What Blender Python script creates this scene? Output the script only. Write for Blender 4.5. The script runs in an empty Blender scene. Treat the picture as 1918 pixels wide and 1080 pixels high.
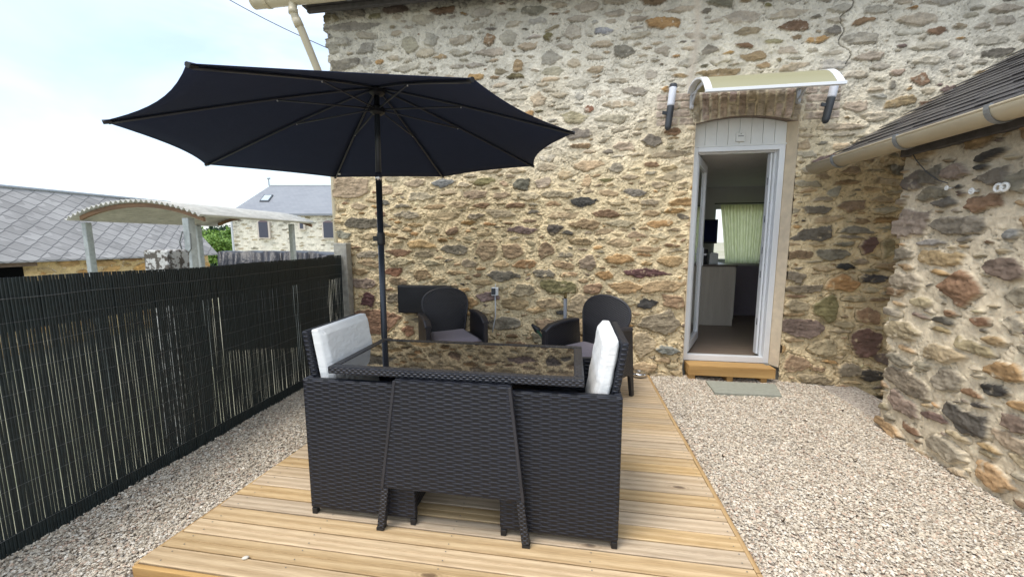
import bpy, math, random
import numpy as np
from mathutils import Vector, Matrix
random.seed(7)
rng = np.random.default_rng(11)
C = bpy.context.scene.collection
SC = bpy.context.scene
R = math.radians

# ------------------------------------------------------------------ camera
F, CX, CY, H = 720.0, 959.0, 540.0, 1.40
yaw, pitch, roll = R(-8.95), R(7.0), R(-0.1)
FW = np.array([math.sin(yaw)*math.cos(pitch), math.cos(yaw)*math.cos(pitch), -math.sin(pitch)])
r0 = np.array([math.cos(yaw), -math.sin(yaw), 0.0]); u0 = np.cross(r0, FW)
RT = math.cos(roll)*r0 + math.sin(roll)*u0
UP = -math.sin(roll)*r0 + math.cos(roll)*u0
CAM = np.array([0, 0, H])
cd = bpy.data.cameras.new('camera'); cam = bpy.data.objects.new('camera', cd); C.objects.link(cam)
cam.matrix_world = Matrix(((RT[0], UP[0], -FW[0], 0), (RT[1], UP[1], -FW[1], 0), (RT[2], UP[2], -FW[2], H), (0, 0, 0, 1)))
cd.sensor_width = 36; cd.lens = F/1918*36; cd.clip_start = 0.05; cd.clip_end = 2000
SC.camera = cam
def ray(x, y): return RT*(x-CX)/F - UP*(y-CY)/F + FW
def atY(x, y, Y): d = ray(x, y); return CAM + d*(Y/d[1])
def atX(x, y, X): d = ray(x, y); return CAM + d*(X/d[0])
def atZ(x, y, Z): d = ray(x, y); return CAM + d*((Z-H)/d[2])

# ------------------------------------------------------------------ light
SC.view_settings.view_transform = 'Standard'; SC.view_settings.look = 'None'
SC.view_settings.exposure = 0.72; SC.view_settings.gamma = 1
W = bpy.data.worlds.new('World'); SC.world = W; W.use_nodes = True
wn, wl = W.node_tree.nodes, W.node_tree.links
wn.clear()
wo = wn.new('ShaderNodeOutputWorld'); bg = wn.new('ShaderNodeBackground'); wl.new(bg.outputs[0], wo.inputs[0])
SUN_EL, SUN_AZ = R(66), R(225)      # azimuth measured from +Y clockwise
sky = wn.new('ShaderNodeTexSky'); sky.sky_type = 'NISHITA'; sky.sun_disc = False
sky.sun_elevation = SUN_EL; sky.sun_rotation = SUN_AZ; sky.air_density = 1.0; sky.dust_density = 2.0
sc1 = wn.new('ShaderNodeVectorMath'); sc1.operation = 'SCALE'; sc1.inputs['Scale'].default_value = 0.20
wl.new(sky.outputs[0], sc1.inputs[0])
tc = wn.new('ShaderNodeTexCoord'); mp = wn.new('ShaderNodeMapping'); mp.inputs['Scale'].default_value = (1.0, 1.6, 3.0)
mp.inputs['Rotation'].default_value = (0.2, 0.35, 0.6)
wl.new(tc.outputs['Generated'], mp.inputs['Vector'])
nz = wn.new('ShaderNodeTexNoise'); nz.inputs['Scale'].default_value = 2.1; nz.inputs['Detail'].default_value = 7; nz.inputs['Distortion'].default_value = 0.6
wl.new(mp.outputs[0], nz.inputs['Vector'])
rp = wn.new('ShaderNodeMapRange'); rp.inputs['From Min'].default_value = 0.38; rp.inputs['From Max'].default_value = 0.72
rp.inputs['To Min'].default_value = 0.35; rp.inputs['To Max'].default_value = 1.0
wl.new(nz.outputs['Fac'], rp.inputs['Value'])
# a clearer stretch of sky towards the west
dtn = wn.new('ShaderNodeVectorMath'); dtn.operation = 'DOT_PRODUCT'; wl.new(tc.outputs['Generated'], dtn.inputs[0]); dv = ray(-150, -60); dtn.inputs[1].default_value = tuple(dv/np.linalg.norm(dv))
clr = wn.new('ShaderNodeMapRange'); wl.new(dtn.outputs['Value'], clr.inputs['Value']); clr.inputs['From Min'].default_value = .80; clr.inputs['From Max'].default_value = 1.0; clr.inputs['To Min'].default_value = 1.0; clr.inputs['To Max'].default_value = .42
cml = wn.new('ShaderNodeMath'); cml.operation = 'MULTIPLY'; wl.new(rp.outputs[0], cml.inputs[0]); wl.new(clr.outputs[0], cml.inputs[1])
mx = wn.new('ShaderNodeMix'); mx.data_type = 'RGBA'
wl.new(cml.outputs[0], mx.inputs['Factor']); wl.new(sc1.outputs[0], mx.inputs['A']); mx.inputs['B'].default_value = (1.02, 1.10, 1.16, 1)
wl.new(mx.outputs['Result'], bg.inputs['Color']); bg.inputs['Strength'].default_value = 0.92
sd = bpy.data.lights.new('sun', 'SUN'); sd.energy = 1.5; sd.angle = R(22); sd.color = (1.0, 0.95, 0.87)
so = bpy.data.objects.new('sun', sd); C.objects.link(so)
sdir = Vector((math.sin(SUN_AZ)*math.cos(SUN_EL), math.cos(SUN_AZ)*math.cos(SUN_EL), math.sin(SUN_EL)))
so.rotation_euler = sdir.to_track_quat('Z', 'Y').to_euler(); so.location = (0, -5, 10)

# ------------------------------------------------------------------ helpers
def tag(o, label=None, cat=None, group=None, kind=None):
    if label: o['label'] = label
    if cat: o['category'] = cat
    if group: o['group'] = group
    if kind: o['kind'] = kind
    return o
def empty(name, loc, label, cat, group=None, rz=0):
    o = bpy.data.objects.new(name, None); C.objects.link(o); o.location = loc; o.rotation_euler = (0, 0, rz)
    o.empty_display_size = 0.1
    return tag(o, label, cat, group)
def copy_tree(o, parent=None):
    c = o.copy(); C.objects.link(c)
    if parent: c.parent = parent
    for ch in [q for q in bpy.data.objects if q.parent == o]: copy_tree(ch, c)
    return c

class MB:
    def __init__(s): s.v = []; s.f = []; s.off = None
    def add(s, vs, fs):
        n = len(s.v); s.v += [tuple(map(float, p)) for p in vs]; s.f += [tuple(i+n for i in f) for f in fs]; return s
    def box(s, x0, x1, y0, y1, z0, z1):
        return s.add([(x0,y0,z0),(x1,y0,z0),(x1,y1,z0),(x0,y1,z0),(x0,y0,z1),(x1,y0,z1),(x1,y1,z1),(x0,y1,z1)],
                     [(0,3,2,1),(4,5,6,7),(0,1,5,4),(1,2,6,5),(2,3,7,6),(3,0,4,7)])
    def hexa(s, p):   # 8 points: bottom 4 ccw, top 4 ccw
        return s.add(p, [(0,3,2,1),(4,5,6,7),(0,1,5,4),(1,2,6,5),(2,3,7,6),(3,0,4,7)])
    def beam(s, a, b, w, h, up=(0,0,1)):
        a, b = Vector(a), Vector(b); d = (b-a).normalized(); u = Vector(up); sx = d.cross(u)
        if sx.length < 1e-4: sx = d.cross(Vector((0,1,0)))
        sx.normalize(); uu = sx.cross(d).normalized()
        o = [(-1,-1),(1,-1),(1,1),(-1,1)]
        return s.hexa([tuple(a+sx*i*w/2+uu*j*h/2) for i, j in o] + [tuple(b+sx*i*w/2+uu*j*h/2) for i, j in o])
    def tube(s, pts, r, n=10, cap=True, closed=False):
        P = [Vector(p) for p in pts]; m = len(P); rs = r if hasattr(r, '__len__') else [r]*m
        ring = []; pu = None
        for i, p in enumerate(P):
            if closed: d = (P[(i+1) % m]-P[i-1])
            else: d = P[min(i+1, m-1)]-P[max(i-1, 0)]
            d.normalize()
            if pu is None:
                u = Vector((0,0,1)) if abs(d.z) < .9 else Vector((1,0,0))
                pu = (u-d*u.dot(d)).normalized()
            else: pu = (pu-d*pu.dot(d)).normalized()
            w = d.cross(pu)
            ring.append([tuple(p+(pu*math.cos(2*math.pi*k/n)+w*math.sin(2*math.pi*k/n))*rs[i]) for k in range(n)])
        vs = [q for g in ring for q in g]; fs = []
        for i in range(m if closed else m-1):
            for k in range(n):
                a, b = i*n+k, i*n+(k+1) % n; c, d2 = ((i+1) % m)*n+(k+1) % n, ((i+1) % m)*n+k
                fs.append((a, b, c, d2))
        if cap and not closed: fs += [tuple(range(n))[::-1], tuple((m-1)*n+k for k in range(n))]
        return s.add(vs, fs)
    def lathe(s, prof, c=(0,0,0), n=20):
        vs = []; fs = []
        for r, z in prof:
            for k in range(n): a = 2*math.pi*k/n; vs.append((c[0]+r*math.cos(a), c[1]+r*math.sin(a), c[2]+z))
        for i in range(len(prof)-1):
            for k in range(n): fs.append((i*n+k, i*n+(k+1) % n, (i+1)*n+(k+1) % n, (i+1)*n+k))
        fs += [tuple(range(n))[::-1], tuple((len(prof)-1)*n+k for k in range(n))]
        return s.add(vs, fs)
    def prism(s, poly, d0, d1, axis='y'):   # poly in (a,b); axis y -> (a,d,b); x -> (d,a,b); z -> (a,b,d)
        def m(a, b, d): return {'y': (a, d, b), 'x': (d, a, b), 'z': (a, b, d)}[axis]
        n = len(poly)
        vs = [m(a, b, d0) for a, b in poly]+[m(a, b, d1) for a, b in poly]
        fs = [tuple(range(n)), tuple(range(2*n-1, n-1, -1))]+[(i, i+n, (i+1) % n+n, (i+1) % n) for i in range(n)]
        return s.add(vs, fs)
    def grid(s, P, thick=None):   # P[i][j] points -> sheet; thick = vector gives a closed slab
        m, n = len(P), len(P[0]); vs = [tuple(P[i][j]) for i in range(m) for j in range(n)]; fs = []
        for i in range(m-1):
            for j in range(n-1): fs.append((i*n+j, i*n+j+1, (i+1)*n+j+1, (i+1)*n+j))
        if thick is not None:
            k = len(vs); t = Vector(thick); vs += [tuple(Vector(p)+t) for p in vs]; fs += [tuple(q+k for q in f)[::-1] for f in fs[:]]
            edge = [j for j in range(n)]+[i*n+n-1 for i in range(1, m)]+[(m-1)*n+j for j in range(n-2, -1, -1)]+[i*n for i in range(m-2, 0, -1)]
            for a, b in zip(edge, edge[1:]+edge[:1]): fs.append((b, a, a+k, b+k))
        return s.add(vs, fs)
    def build(s, name, mat, parent=None, smooth=False, bevel=0, solid=0, loc=None, auto=None):
        me = bpy.data.meshes.new(name); me.from_pydata(s.v, [], s.f); me.update()
        if s.f:
            import bmesh
            bm = bmesh.new(); bm.from_mesh(me); bmesh.ops.recalc_face_normals(bm, faces=bm.faces); bm.to_mesh(me); bm.free()
        uv = me.uv_layers.new(name='UVMap')
        for p in me.polygons:
            n = p.normal; ax = max(range(3), key=lambda i: abs(n[i]))
            for li in p.loop_indices:
                c = me.vertices[me.loops[li].vertex_index].co
                uv.data[li].uv = ((c.y, c.z) if ax == 0 else (c.x, c.z) if ax == 1 else (c.x, c.y))
        if smooth: me.polygons.foreach_set('use_smooth', [True]*len(me.polygons))
        me.materials.append(mat); o = bpy.data.objects.new(name, me); C.objects.link(o)
        if parent: o.parent = parent
        if loc: o.location = loc
        if solid:
            md = o.modifiers.new('solid', 'SOLIDIFY'); md.thickness = solid; md.offset = 0
        if bevel:
            md = o.modifiers.new('bevel', 'BEVEL'); md.width = bevel; md.segments = 2; md.limit_method = 'ANGLE'; md.angle_limit = R(35)
        return o

# ------------------------------------------------------------------ materials
def nmat(name):
    m = bpy.data.materials.new(name); m.use_nodes = True; nt = m.node_tree
    return m, nt.nodes, nt.links, nt.nodes['Principled BSDF']
def N(nodes, t, **kw):
    n = nodes.new('ShaderNode'+t)
    for k, v in kw.items():
        if k in n.inputs: n.inputs[k].default_value = v
        else: setattr(n, k, v)
    return n
def mathn(nodes, links, op, a, b=None, c=None):
    n = nodes.new('ShaderNodeMath'); n.operation = op
    for i, v in enumerate((a, b, c)):
        if v is None: continue
        if isinstance(v, (int, float)): n.inputs[i].default_value = v
        else: links.new(v, n.inputs[i])
    return n.outputs[0]
def ramp(nodes, links, fac, stops):
    n = nodes.new('ShaderNodeValToRGB'); cr = n.color_ramp
    while len(cr.elements) < len(stops): cr.elements.new(0.5)
    for e, (p, c) in zip(cr.elements, stops): e.position = p; e.color = (*c, 1)
    links.new(fac, n.inputs[0]); return n.outputs[0]
def mixc(nodes, links, fac, a, b, blend='MIX'):
    n = nodes.new('ShaderNodeMix'); n.data_type = 'RGBA'; n.blend_type = blend
    for nm, v in (('Factor', fac), ('A', a), ('B', b)):
        if isinstance(v, (int, float)): n.inputs[nm].default_value = v
        elif isinstance(v, tuple): n.inputs[nm].default_value = (*v, 1)
        else: links.new(v, n.inputs[nm])
    return n.outputs['Result']
def bump(nodes, links, h, strength, dist, prev=None):
    n = nodes.new('ShaderNodeBump'); n.inputs['Strength'].default_value = strength; n.inputs['Distance'].default_value = dist
    links.new(h, n.inputs['Height'])
    if prev is not None: links.new(prev, n.inputs['Normal'])
    return n.outputs[0]
def noise(nodes, links, scale, detail=5, rough=.55, vec=None, dist=0):
    n = N(nodes, 'TexNoise'); n.inputs['Scale'].default_value = scale; n.inputs['Detail'].default_value = detail
    n.inputs['Roughness'].default_value = rough; n.inputs['Distortion'].default_value = dist
    if vec is None: vec = N(nodes, 'TexCoord').outputs['Object']
    links.new(vec, n.inputs['Vector']); return n.outputs['Fac']
def scaled(nodes, links, sc, src='Object', rot=(0,0,0)):
    m = N(nodes, 'Mapping'); m.inputs['Scale'].default_value = sc; m.inputs['Rotation'].default_value = rot
    links.new(N(nodes, 'TexCoord').outputs[src], m.inputs['Vector']); return m.outputs[0]

def simple(name, col, rough=.5, var=.12, scale=8, metal=0, bmp=.0, bscale=60, spec=None, bdist=.002):
    m, n, l, b = nmat(name)
    f = noise(n, l, scale, 6, .6)
    c = ramp(n, l, f, [(.3, tuple(x*(1-var) for x in col)), (.7, tuple(min(1, x*(1+var)) for x in col))])
    l.new(c, b.inputs['Base Color']); b.inputs['Metallic'].default_value = metal
    rr = N(n, 'MapRange'); l.new(f, rr.inputs[0]); rr.inputs[3].default_value = rough*.85; rr.inputs[4].default_value = min(1, rough*1.15)
    l.new(rr.outputs[0], b.inputs['Roughness'])
    if spec is not None: b.inputs['Specular IOR Level'].default_value = spec
    if bmp: l.new(bump(n, l, noise(n, l, bscale, 4), bmp, bdist), b.inputs['Normal'])
    return m

def weave_mat(name, col, per=.084, row=.0115, rough=.42, depth=.004):
    m, n, l, b = nmat(name)
    sp = N(n, 'SeparateXYZ'); l.new(N(n, 'UVMap').outputs[0], sp.inputs[0]); u, v = sp.outputs[0], sp.outputs[1]
    wob = noise(n, l, 26, 2); u = mathn(n, l, 'ADD', u, mathn(n, l, 'MULTIPLY', mathn(n, l, 'SUBTRACT', wob, .5), .010))
    v = mathn(n, l, 'ADD', v, mathn(n, l, 'MULTIPLY', mathn(n, l, 'SUBTRACT', noise(n, l, 17, 2), .5), .006))
    vr = mathn(n, l, 'DIVIDE', v, row); fl = mathn(n, l, 'FLOOR', vr); fr = mathn(n, l, 'FRACT', vr)
    par = mathn(n, l, 'MULTIPLY', mathn(n, l, 'PINGPONG', fl, 1.0), math.pi)
    ph = mathn(n, l, 'ADD', mathn(n, l, 'MULTIPLY', u, 2*math.pi/per), par)
    cs = mathn(n, l, 'COSINE', ph)
    lens = mathn(n, l, 'POWER', mathn(n, l, 'MAXIMUM', mathn(n, l, 'ADD', mathn(n, l, 'MULTIPLY', cs, .62), .38), 0.0), .55)
    prof = mathn(n, l, 'POWER', mathn(n, l, 'SINE', mathn(n, l, 'MULTIPLY', fr, math.pi)), .6)
    h = mathn(n, l, 'MULTIPLY', lens, prof)
    rnd = N(n, 'TexWhiteNoise'); rnd.noise_dimensions = '1D'; l.new(fl, rnd.inputs['W'])
    c = ramp(n, l, h, [(.0, tuple(x*.22 for x in col)), (.35, tuple(x*.7 for x in col)), (.8, col)])
    hv = N(n, 'HueSaturation'); l.new(c, hv.inputs['Color'])
    l.new(mathn(n, l, 'ADD', mathn(n, l, 'MULTIPLY', rnd.outputs[0], .3), mathn(n, l, 'ADD', mathn(n, l, 'MULTIPLY', noise(n, l, 3, 3), .5), .6)), hv.inputs['Value'])
    l.new(hv.outputs[0], b.inputs['Base Color']); b.inputs['Roughness'].default_value = rough
    l.new(bump(n, l, h, .9, depth), b.inputs['Normal'])
    return m

def wood_mat(name, dark, light, grain_axis='x', attr=False, knots=True, rough=.62):
    m, n, l, b = nmat(name)
    sc = {'x': (1.3, 26, 26), 'y': (18, 1.2, 18), 'z': (18, 18, 1.2)}[grain_axis]
    vec = scaled(n, l, sc)
    if attr:
        at = N(n, 'Attribute'); at.attribute_name = 'Col'
        sep = N(n, 'SeparateColor'); l.new(at.outputs['Color'], sep.inputs[0])
        ofs = N(n, 'CombineXYZ'); l.new(mathn(n, l, 'MULTIPLY', sep.outputs[2], 60), ofs.inputs[0]); l.new(mathn(n, l, 'MULTIPLY', sep.outputs[2], 37), ofs.inputs[2])
        va = N(n, 'VectorMath'); va.operation = 'ADD'; l.new(vec, va.inputs[0]); l.new(ofs.outputs[0], va.inputs[1]); vec = va.outputs[0]
    g = noise(n, l, 2.2, 9, .62, vec, 1.6)
    g2 = noise(n, l, 9, 4, .6, vec, .3)
    # growth rings
    wv = N(n, 'TexWave'); wv.wave_type = 'BANDS'; wv.bands_direction = 'Y' if grain_axis != 'y' else 'X'
    wv.inputs['Scale'].default_value = .28; wv.inputs['Distortion'].default_value = 9; wv.inputs['Detail'].default_value = 3; wv.inputs['Detail Scale'].default_value = .6
    l.new(vec, wv.inputs['Vector'])
    f = mathn(n, l, 'ADD', mathn(n, l, 'MULTIPLY', g, .62), mathn(n, l, 'MULTIPLY', wv.outputs['Fac'], .28))
    f = mathn(n, l, 'ADD', f, mathn(n, l, 'MULTIPLY', g2, .12))
    c = ramp(n, l, f, [(.22, dark), (.5, tuple((a+b_)/2 for a, b_ in zip(dark, light))), (.74, light)])
    if knots:
        vv = scaled(n, l, (3.4, 9.0, 0))
        vo = N(n, 'TexVoronoi'); vo.inputs['Scale'].default_value = 1.0; vo.inputs['Randomness'].default_value = 1; l.new(vv, vo.inputs['Vector'])
        gate = N(n, 'SeparateColor'); l.new(vo.outputs['Color'], gate.inputs[0]); gt = mathn(n, l, 'LESS_THAN', gate.outputs[0], .34)
        dd = mathn(n, l, 'ADD', vo.outputs['Distance'], mathn(n, l, 'MULTIPLY', mathn(n, l, 'SUBTRACT', noise(n, l, 30, 3), .5), .10))
        k = N(n, 'MapRange'); l.new(dd, k.inputs[0]); k.inputs[1].default_value = .07; k.inputs[2].default_value = .13; k.inputs[3].default_value = .9; k.inputs[4].default_value = 0
        k2 = N(n, 'MapRange'); l.new(dd, k2.inputs[0]); k2.inputs[1].default_value = .08; k2.inputs[2].default_value = .34; k2.inputs[3].default_value = .55; k2.inputs[4].default_value = 0
        rings = mathn(n, l, 'ADD', mathn(n, l, 'MULTIPLY', mathn(n, l, 'SINE', mathn(n, l, 'MULTIPLY', dd, 75)), .4), .6)
        c = mixc(n, l, mathn(n, l, 'MULTIPLY', mathn(n, l, 'MULTIPLY', k2.outputs[0], gt), rings), c, (.26, .15, .055))
        c = mixc(n, l, mathn(n, l, 'MULTIPLY', k.outputs[0], gt), c, (.13, .07, .03))
        # pale weathering and damp blotches
        c = mixc(n, l, mathn(n, l, 'MULTIPLY', noise(n, l, 2.2, 5, .65), .20), c, (.42, .37, .29))
        fg = noise(n, l, 1.0, 6, .7, scaled(n, l, (9, 240, 9)))
        c = mixc(n, l, .45, c, ramp(n, l, fg, [(.35, (.30, .30, .30)), (.62, (.66, .66, .66))]), 'OVERLAY')
    if attr:
        hv = N(n, 'HueSaturation'); l.new(c, hv.inputs['Color'])
        l.new(mathn(n, l, 'ADD', mathn(n, l, 'MULTIPLY', sep.outputs[0], .22), .92), hv.inputs['Value'])
        l.new(mathn(n, l, 'ADD', mathn(n, l, 'MULTIPLY', sep.outputs[1], .35), .72), hv.inputs['Saturation'])
        c = hv.outputs[0]
    l.new(c, b.inputs['Base Color']); b.inputs['Roughness'].default_value = rough; b.inputs['Specular IOR Level'].default_value = .3
    l.new(bump(n, l, f, .25, .002), b.inputs['Normal'])
    return m

def attr_stone_mat(name, bs=.7):
    m, n, l, b = nmat(name)
    at = N(n, 'Attribute'); at.attribute_name = 'Col'
    f1 = noise(n, l, 45, 8, .7); f2 = noise(n, l, 260, 3, .6); f3 = noise(n, l, 9, 5, .6)
    hv = N(n, 'HueSaturation'); l.new(at.outputs['Color'], hv.inputs['Color'])
    val = mathn(n, l, 'ADD', mathn(n, l, 'MULTIPLY', f1, .75), mathn(n, l, 'ADD', mathn(n, l, 'MULTIPLY', f2, .35), mathn(n, l, 'ADD', mathn(n, l, 'MULTIPLY', f3, .3), .3)))
    l.new(val, hv.inputs['Value'])
    l.new(hv.outputs[0], b.inputs['Base Color']); b.inputs['Roughness'].default_value = .93; b.inputs['Specular IOR Level'].default_value = .2
    bb = bump(n, l, f2, .35*bs, .003); bb = bump(n, l, f1, .8*bs, .010, bb)
    l.new(bb, b.inputs['Normal']); return m

M = {}
M['stone'] = attr_stone_mat('rubble_stone')
M['gravel'] = attr_stone_mat('gravel_chips', .25)
M['rattan'] = weave_mat('dark_rattan', (.011, .014, .026), rough=.5)
M['rattan_rim'] = weave_mat('rattan_rim', (.030, .033, .045), per=.030, row=.0105, rough=.36, depth=.004)
M['moulded'] = weave_mat('moulded_rattan', (.026, .025, .031), per=.030, row=.0085, rough=.45, depth=.003)
M['plastic'] = simple('dark_plastic', (.028, .027, .032), .42, .15, 12, bmp=.15, bscale=120)
M['black'] = simple('black_plastic', (.012, .013, .016), .45, .2, 10)
M['cushion'] = None
def fabric(name, col, wr=.5):
    m, n, l, b = nmat(name)
    f = noise(n, l, 9, 5, .6, dist=.5); f2 = noise(n, l, 700, 2)
    c = ramp(n, l, f, [(.3, tuple(x*.94 for x in col)), (.7, col)]); l.new(c, b.inputs['Base Color'])
    b.inputs['Roughness'].default_value = .9; b.inputs['Sheen Weight'].default_value = .15; b.inputs['Specular IOR Level'].default_value = .2
    wvec = scaled(n, l, (4, 9, 16))
    bb = bump(n, l, noise(n, l, 1.7, 3, .5, wvec, 1.2), wr, .02); bb = bump(n, l, f2, .2, .001, bb)
    l.new(bb, b.inputs['Normal']); return m
M['cushion'] = fabric('white_cushion', (.84, .85, .84), .3)
M['mauve'] = fabric('mauve_cushion', (.26, .225, .255), .35)
M['canopy'] = fabric('charcoal_canopy', (.035, .046, .088), .12); M['canopy'].node_tree.nodes['Principled BSDF'].inputs['Sheen Weight'].default_value = 0; M['canopy'].node_tree.nodes['Principled BSDF'].inputs['Specular IOR Level'].default_value = .08
M['deck'] = wood_mat('deck_pine', (.37, .235, .10), (.64, .47, .265), 'x', attr=True)
M['pine_y'] = wood_mat('pine_edging', (.33, .20, .09), (.58, .41, .21), 'y', knots=False)
M['step'] = wood_mat('step_pine', (.33, .18, .06), (.60, .38, .15), 'x', knots=False)
M['lam'] = wood_mat('laminate_floor', (.16, .12, .09), (.30, .235, .185), 'x', knots=False, rough=.4)
M['cab'] = wood_mat('cabinet_oak', (.50, .44, .36), (.68, .62, .53), 'z', knots=False, rough=.5)
M['pvc'] = simple('white_pvc', (.76, .78, .80), .32, .03, 5)
M['whitepaint'] = simple('white_paint', (.74, .75, .73), .5, .05, 6, bmp=.1)
M['beige'] = simple('sand_gutter', (.56, .49, .35), .42, .07, 7, bmp=.06)
M['zinc'] = simple('galvanised', (.30, .32, .34), .4, .18, 25, metal=.6)
M['greypost'] = simple('weathered_post', (.33, .36, .36), .7, .25, 14, bmp=.3)
M['alu'] = simple('silver_plastic', (.55, .57, .60), .35, .06, 10)
M['dkgrey'] = simple('dark_lamp', (.045, .05, .058), .45, .15, 10)
M['polemat'] = simple('umbrella_pole', (.035, .042, .055), .32, .12, 12, metal=.3)
M['frost'] = simple('frosted_lamp', (.72, .74, .80), .35, .03, 6)
M['slab'] = simple('stone_slab', (.31, .32, .27), .85, .12, 30, bmp=.3, bscale=150)
M['concrete'] = simple('concrete', (.34, .33, .29), .9, .25, 16, bmp=.5, bscale=70, bdist=.006)
M['plaster'] = simple('plaster', (.66, .55, .40), .93, .12, 12, bmp=.4, bscale=90, bdist=.004)
M['inner'] = simple('inner_wall', (.80, .80, .79), .85, .04, 5)
M['orange'] = wood_mat('orange_wood', (.11, .065, .04), (.24, .14, .075), 'x', knots=False)
M['chrome'] = simple('stainless', (.65, .65, .66), .18, .05, 8, metal=1)
M['screen'] = simple('screen', (.02, .03, .09), .15, .1, 3)
M['slate_edge'] = simple('dark_wood', (.07, .065, .065), .8, .3, 20, bmp=.5)
M['reed'] = simple('green_black_reed', (.014, .023, .024), .5, .35, 30)
M['net'] = simple('shade_net', (.014, .022, .022), .8, .2, 40)
M['wire'] = simple('wire', (.16, .17, .17), .4, .2, 20, metal=.3)
M['shutter'] = simple('dark_shutter', (.055, .06, .085), .6, .1, 10)
M['trim'] = simple('pale_trim', (.58, .52, .45), .85, .06, 10)
M['green'] = simple('green_handle', (.02, .08, .05), .4, .2, 10)

m, n, l, b = nmat('void'); b.inputs['Base Color'].default_value = (.004, .004, .004, 1); b.inputs['Roughness'].default_value = 1; b.inputs['Specular IOR Level'].default_value = 0; M['void'] = m
# glass table top
m, n, l, b = nmat('dark_glass'); b.inputs['Base Color'].default_value = (.012, .011, .012, 1); b.inputs['Roughness'].default_value = .025
b.inputs['IOR'].default_value = 2.1; b.inputs['Specular IOR Level'].default_value = .75
l.new(bump(n, l, noise(n, l, 3, 2), .03, .003), b.inputs['Normal']); M['glass_top'] = m
m, n, l, b = nmat('door_glass'); b.inputs['Base Color'].default_value = (.9, .95, .95, 1); b.inputs['Roughness'].default_value = .02
b.inputs['Transmission Weight'].default_value = 1; b.inputs['IOR'].default_value = 1.45; M['glass'] = m
m, n, l, b = nmat('polycarbonate'); b.inputs['Base Color'].default_value = (.42, .40, .25, 1); b.inputs['Roughness'].default_value = .35
b.inputs['Transmission Weight'].default_value = .25
l.new(bump(n, l, noise(n, l, 40, 3), .05, .003), b.inputs['Normal']); M['poly'] = m
# curtain: translucent
m, n, l, b = nmat('curtain'); tr = n.new('ShaderNodeBsdfTranslucent'); ms = n.new('ShaderNodeMixShader'); out = n['Material Output']
cc = ramp(n, l, noise(n, l, 14, 4, .6, scaled(n, l, (3, 3, .6))), [(.3, (.62, .68, .36)), (.7, (.85, .88, .62))])
l.new(cc, tr.inputs[0]); l.new(cc, b.inputs['Base Color']); b.inputs['Roughness'].default_value = .9
ms.inputs[0].default_value = .75; l.new(b.outputs[0], ms.inputs[1]); l.new(tr.outputs[0], ms.inputs[2]); l.new(ms.outputs[0], out.inputs[0]); M['curtain'] = m

# ------------------------------------------------------------------ numpy noise
def vnoise(nx, nz, cell, seed, octv=3, gain=.5):
    out = np.zeros((nz, nx)); amp = 1; tot = 0; g = np.random.default_rng(seed)
    for o in range(octv):
        c = max(1.01, cell/(2**o)); gx, gz = int(nx/c)+3, int(nz/c)+3; G = g.random((gz, gx))*2-1
        X = np.arange(nx)/c; Z = np.arange(nz)/c; xi = X.astype(int); zi = Z.astype(int)
        fx = X-xi; fz = Z-zi; fx = fx*fx*(3-2*fx); fz = fz*fz*(3-2*fz)
        a = G[np.ix_(zi, xi)]; b_ = G[np.ix_(zi, xi+1)]; c_ = G[np.ix_(zi+1, xi)]; d = G[np.ix_(zi+1, xi+1)]
        out += amp*((a*(1-fx)+b_*fx)*(1-fz)[:, None]+(c_*(1-fx)+d*fx)*fz[:, None]); tot += amp; amp *= gain
    return out/tot

PAL = dict(t=(.36,.26,.15), g=(.22,.195,.15), o=(.42,.26,.12), p=(.12,.065,.06), b=(.24,.155,.095), d=(.075,.070,.064),
           k=(.045,.038,.042), y=(.23,.23,.215), l=(.21,.18,.09), r=(.28,.145,.09), w=(.54,.49,.39), q=(.20,.15,.125), s=(.36,.30,.195))

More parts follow.
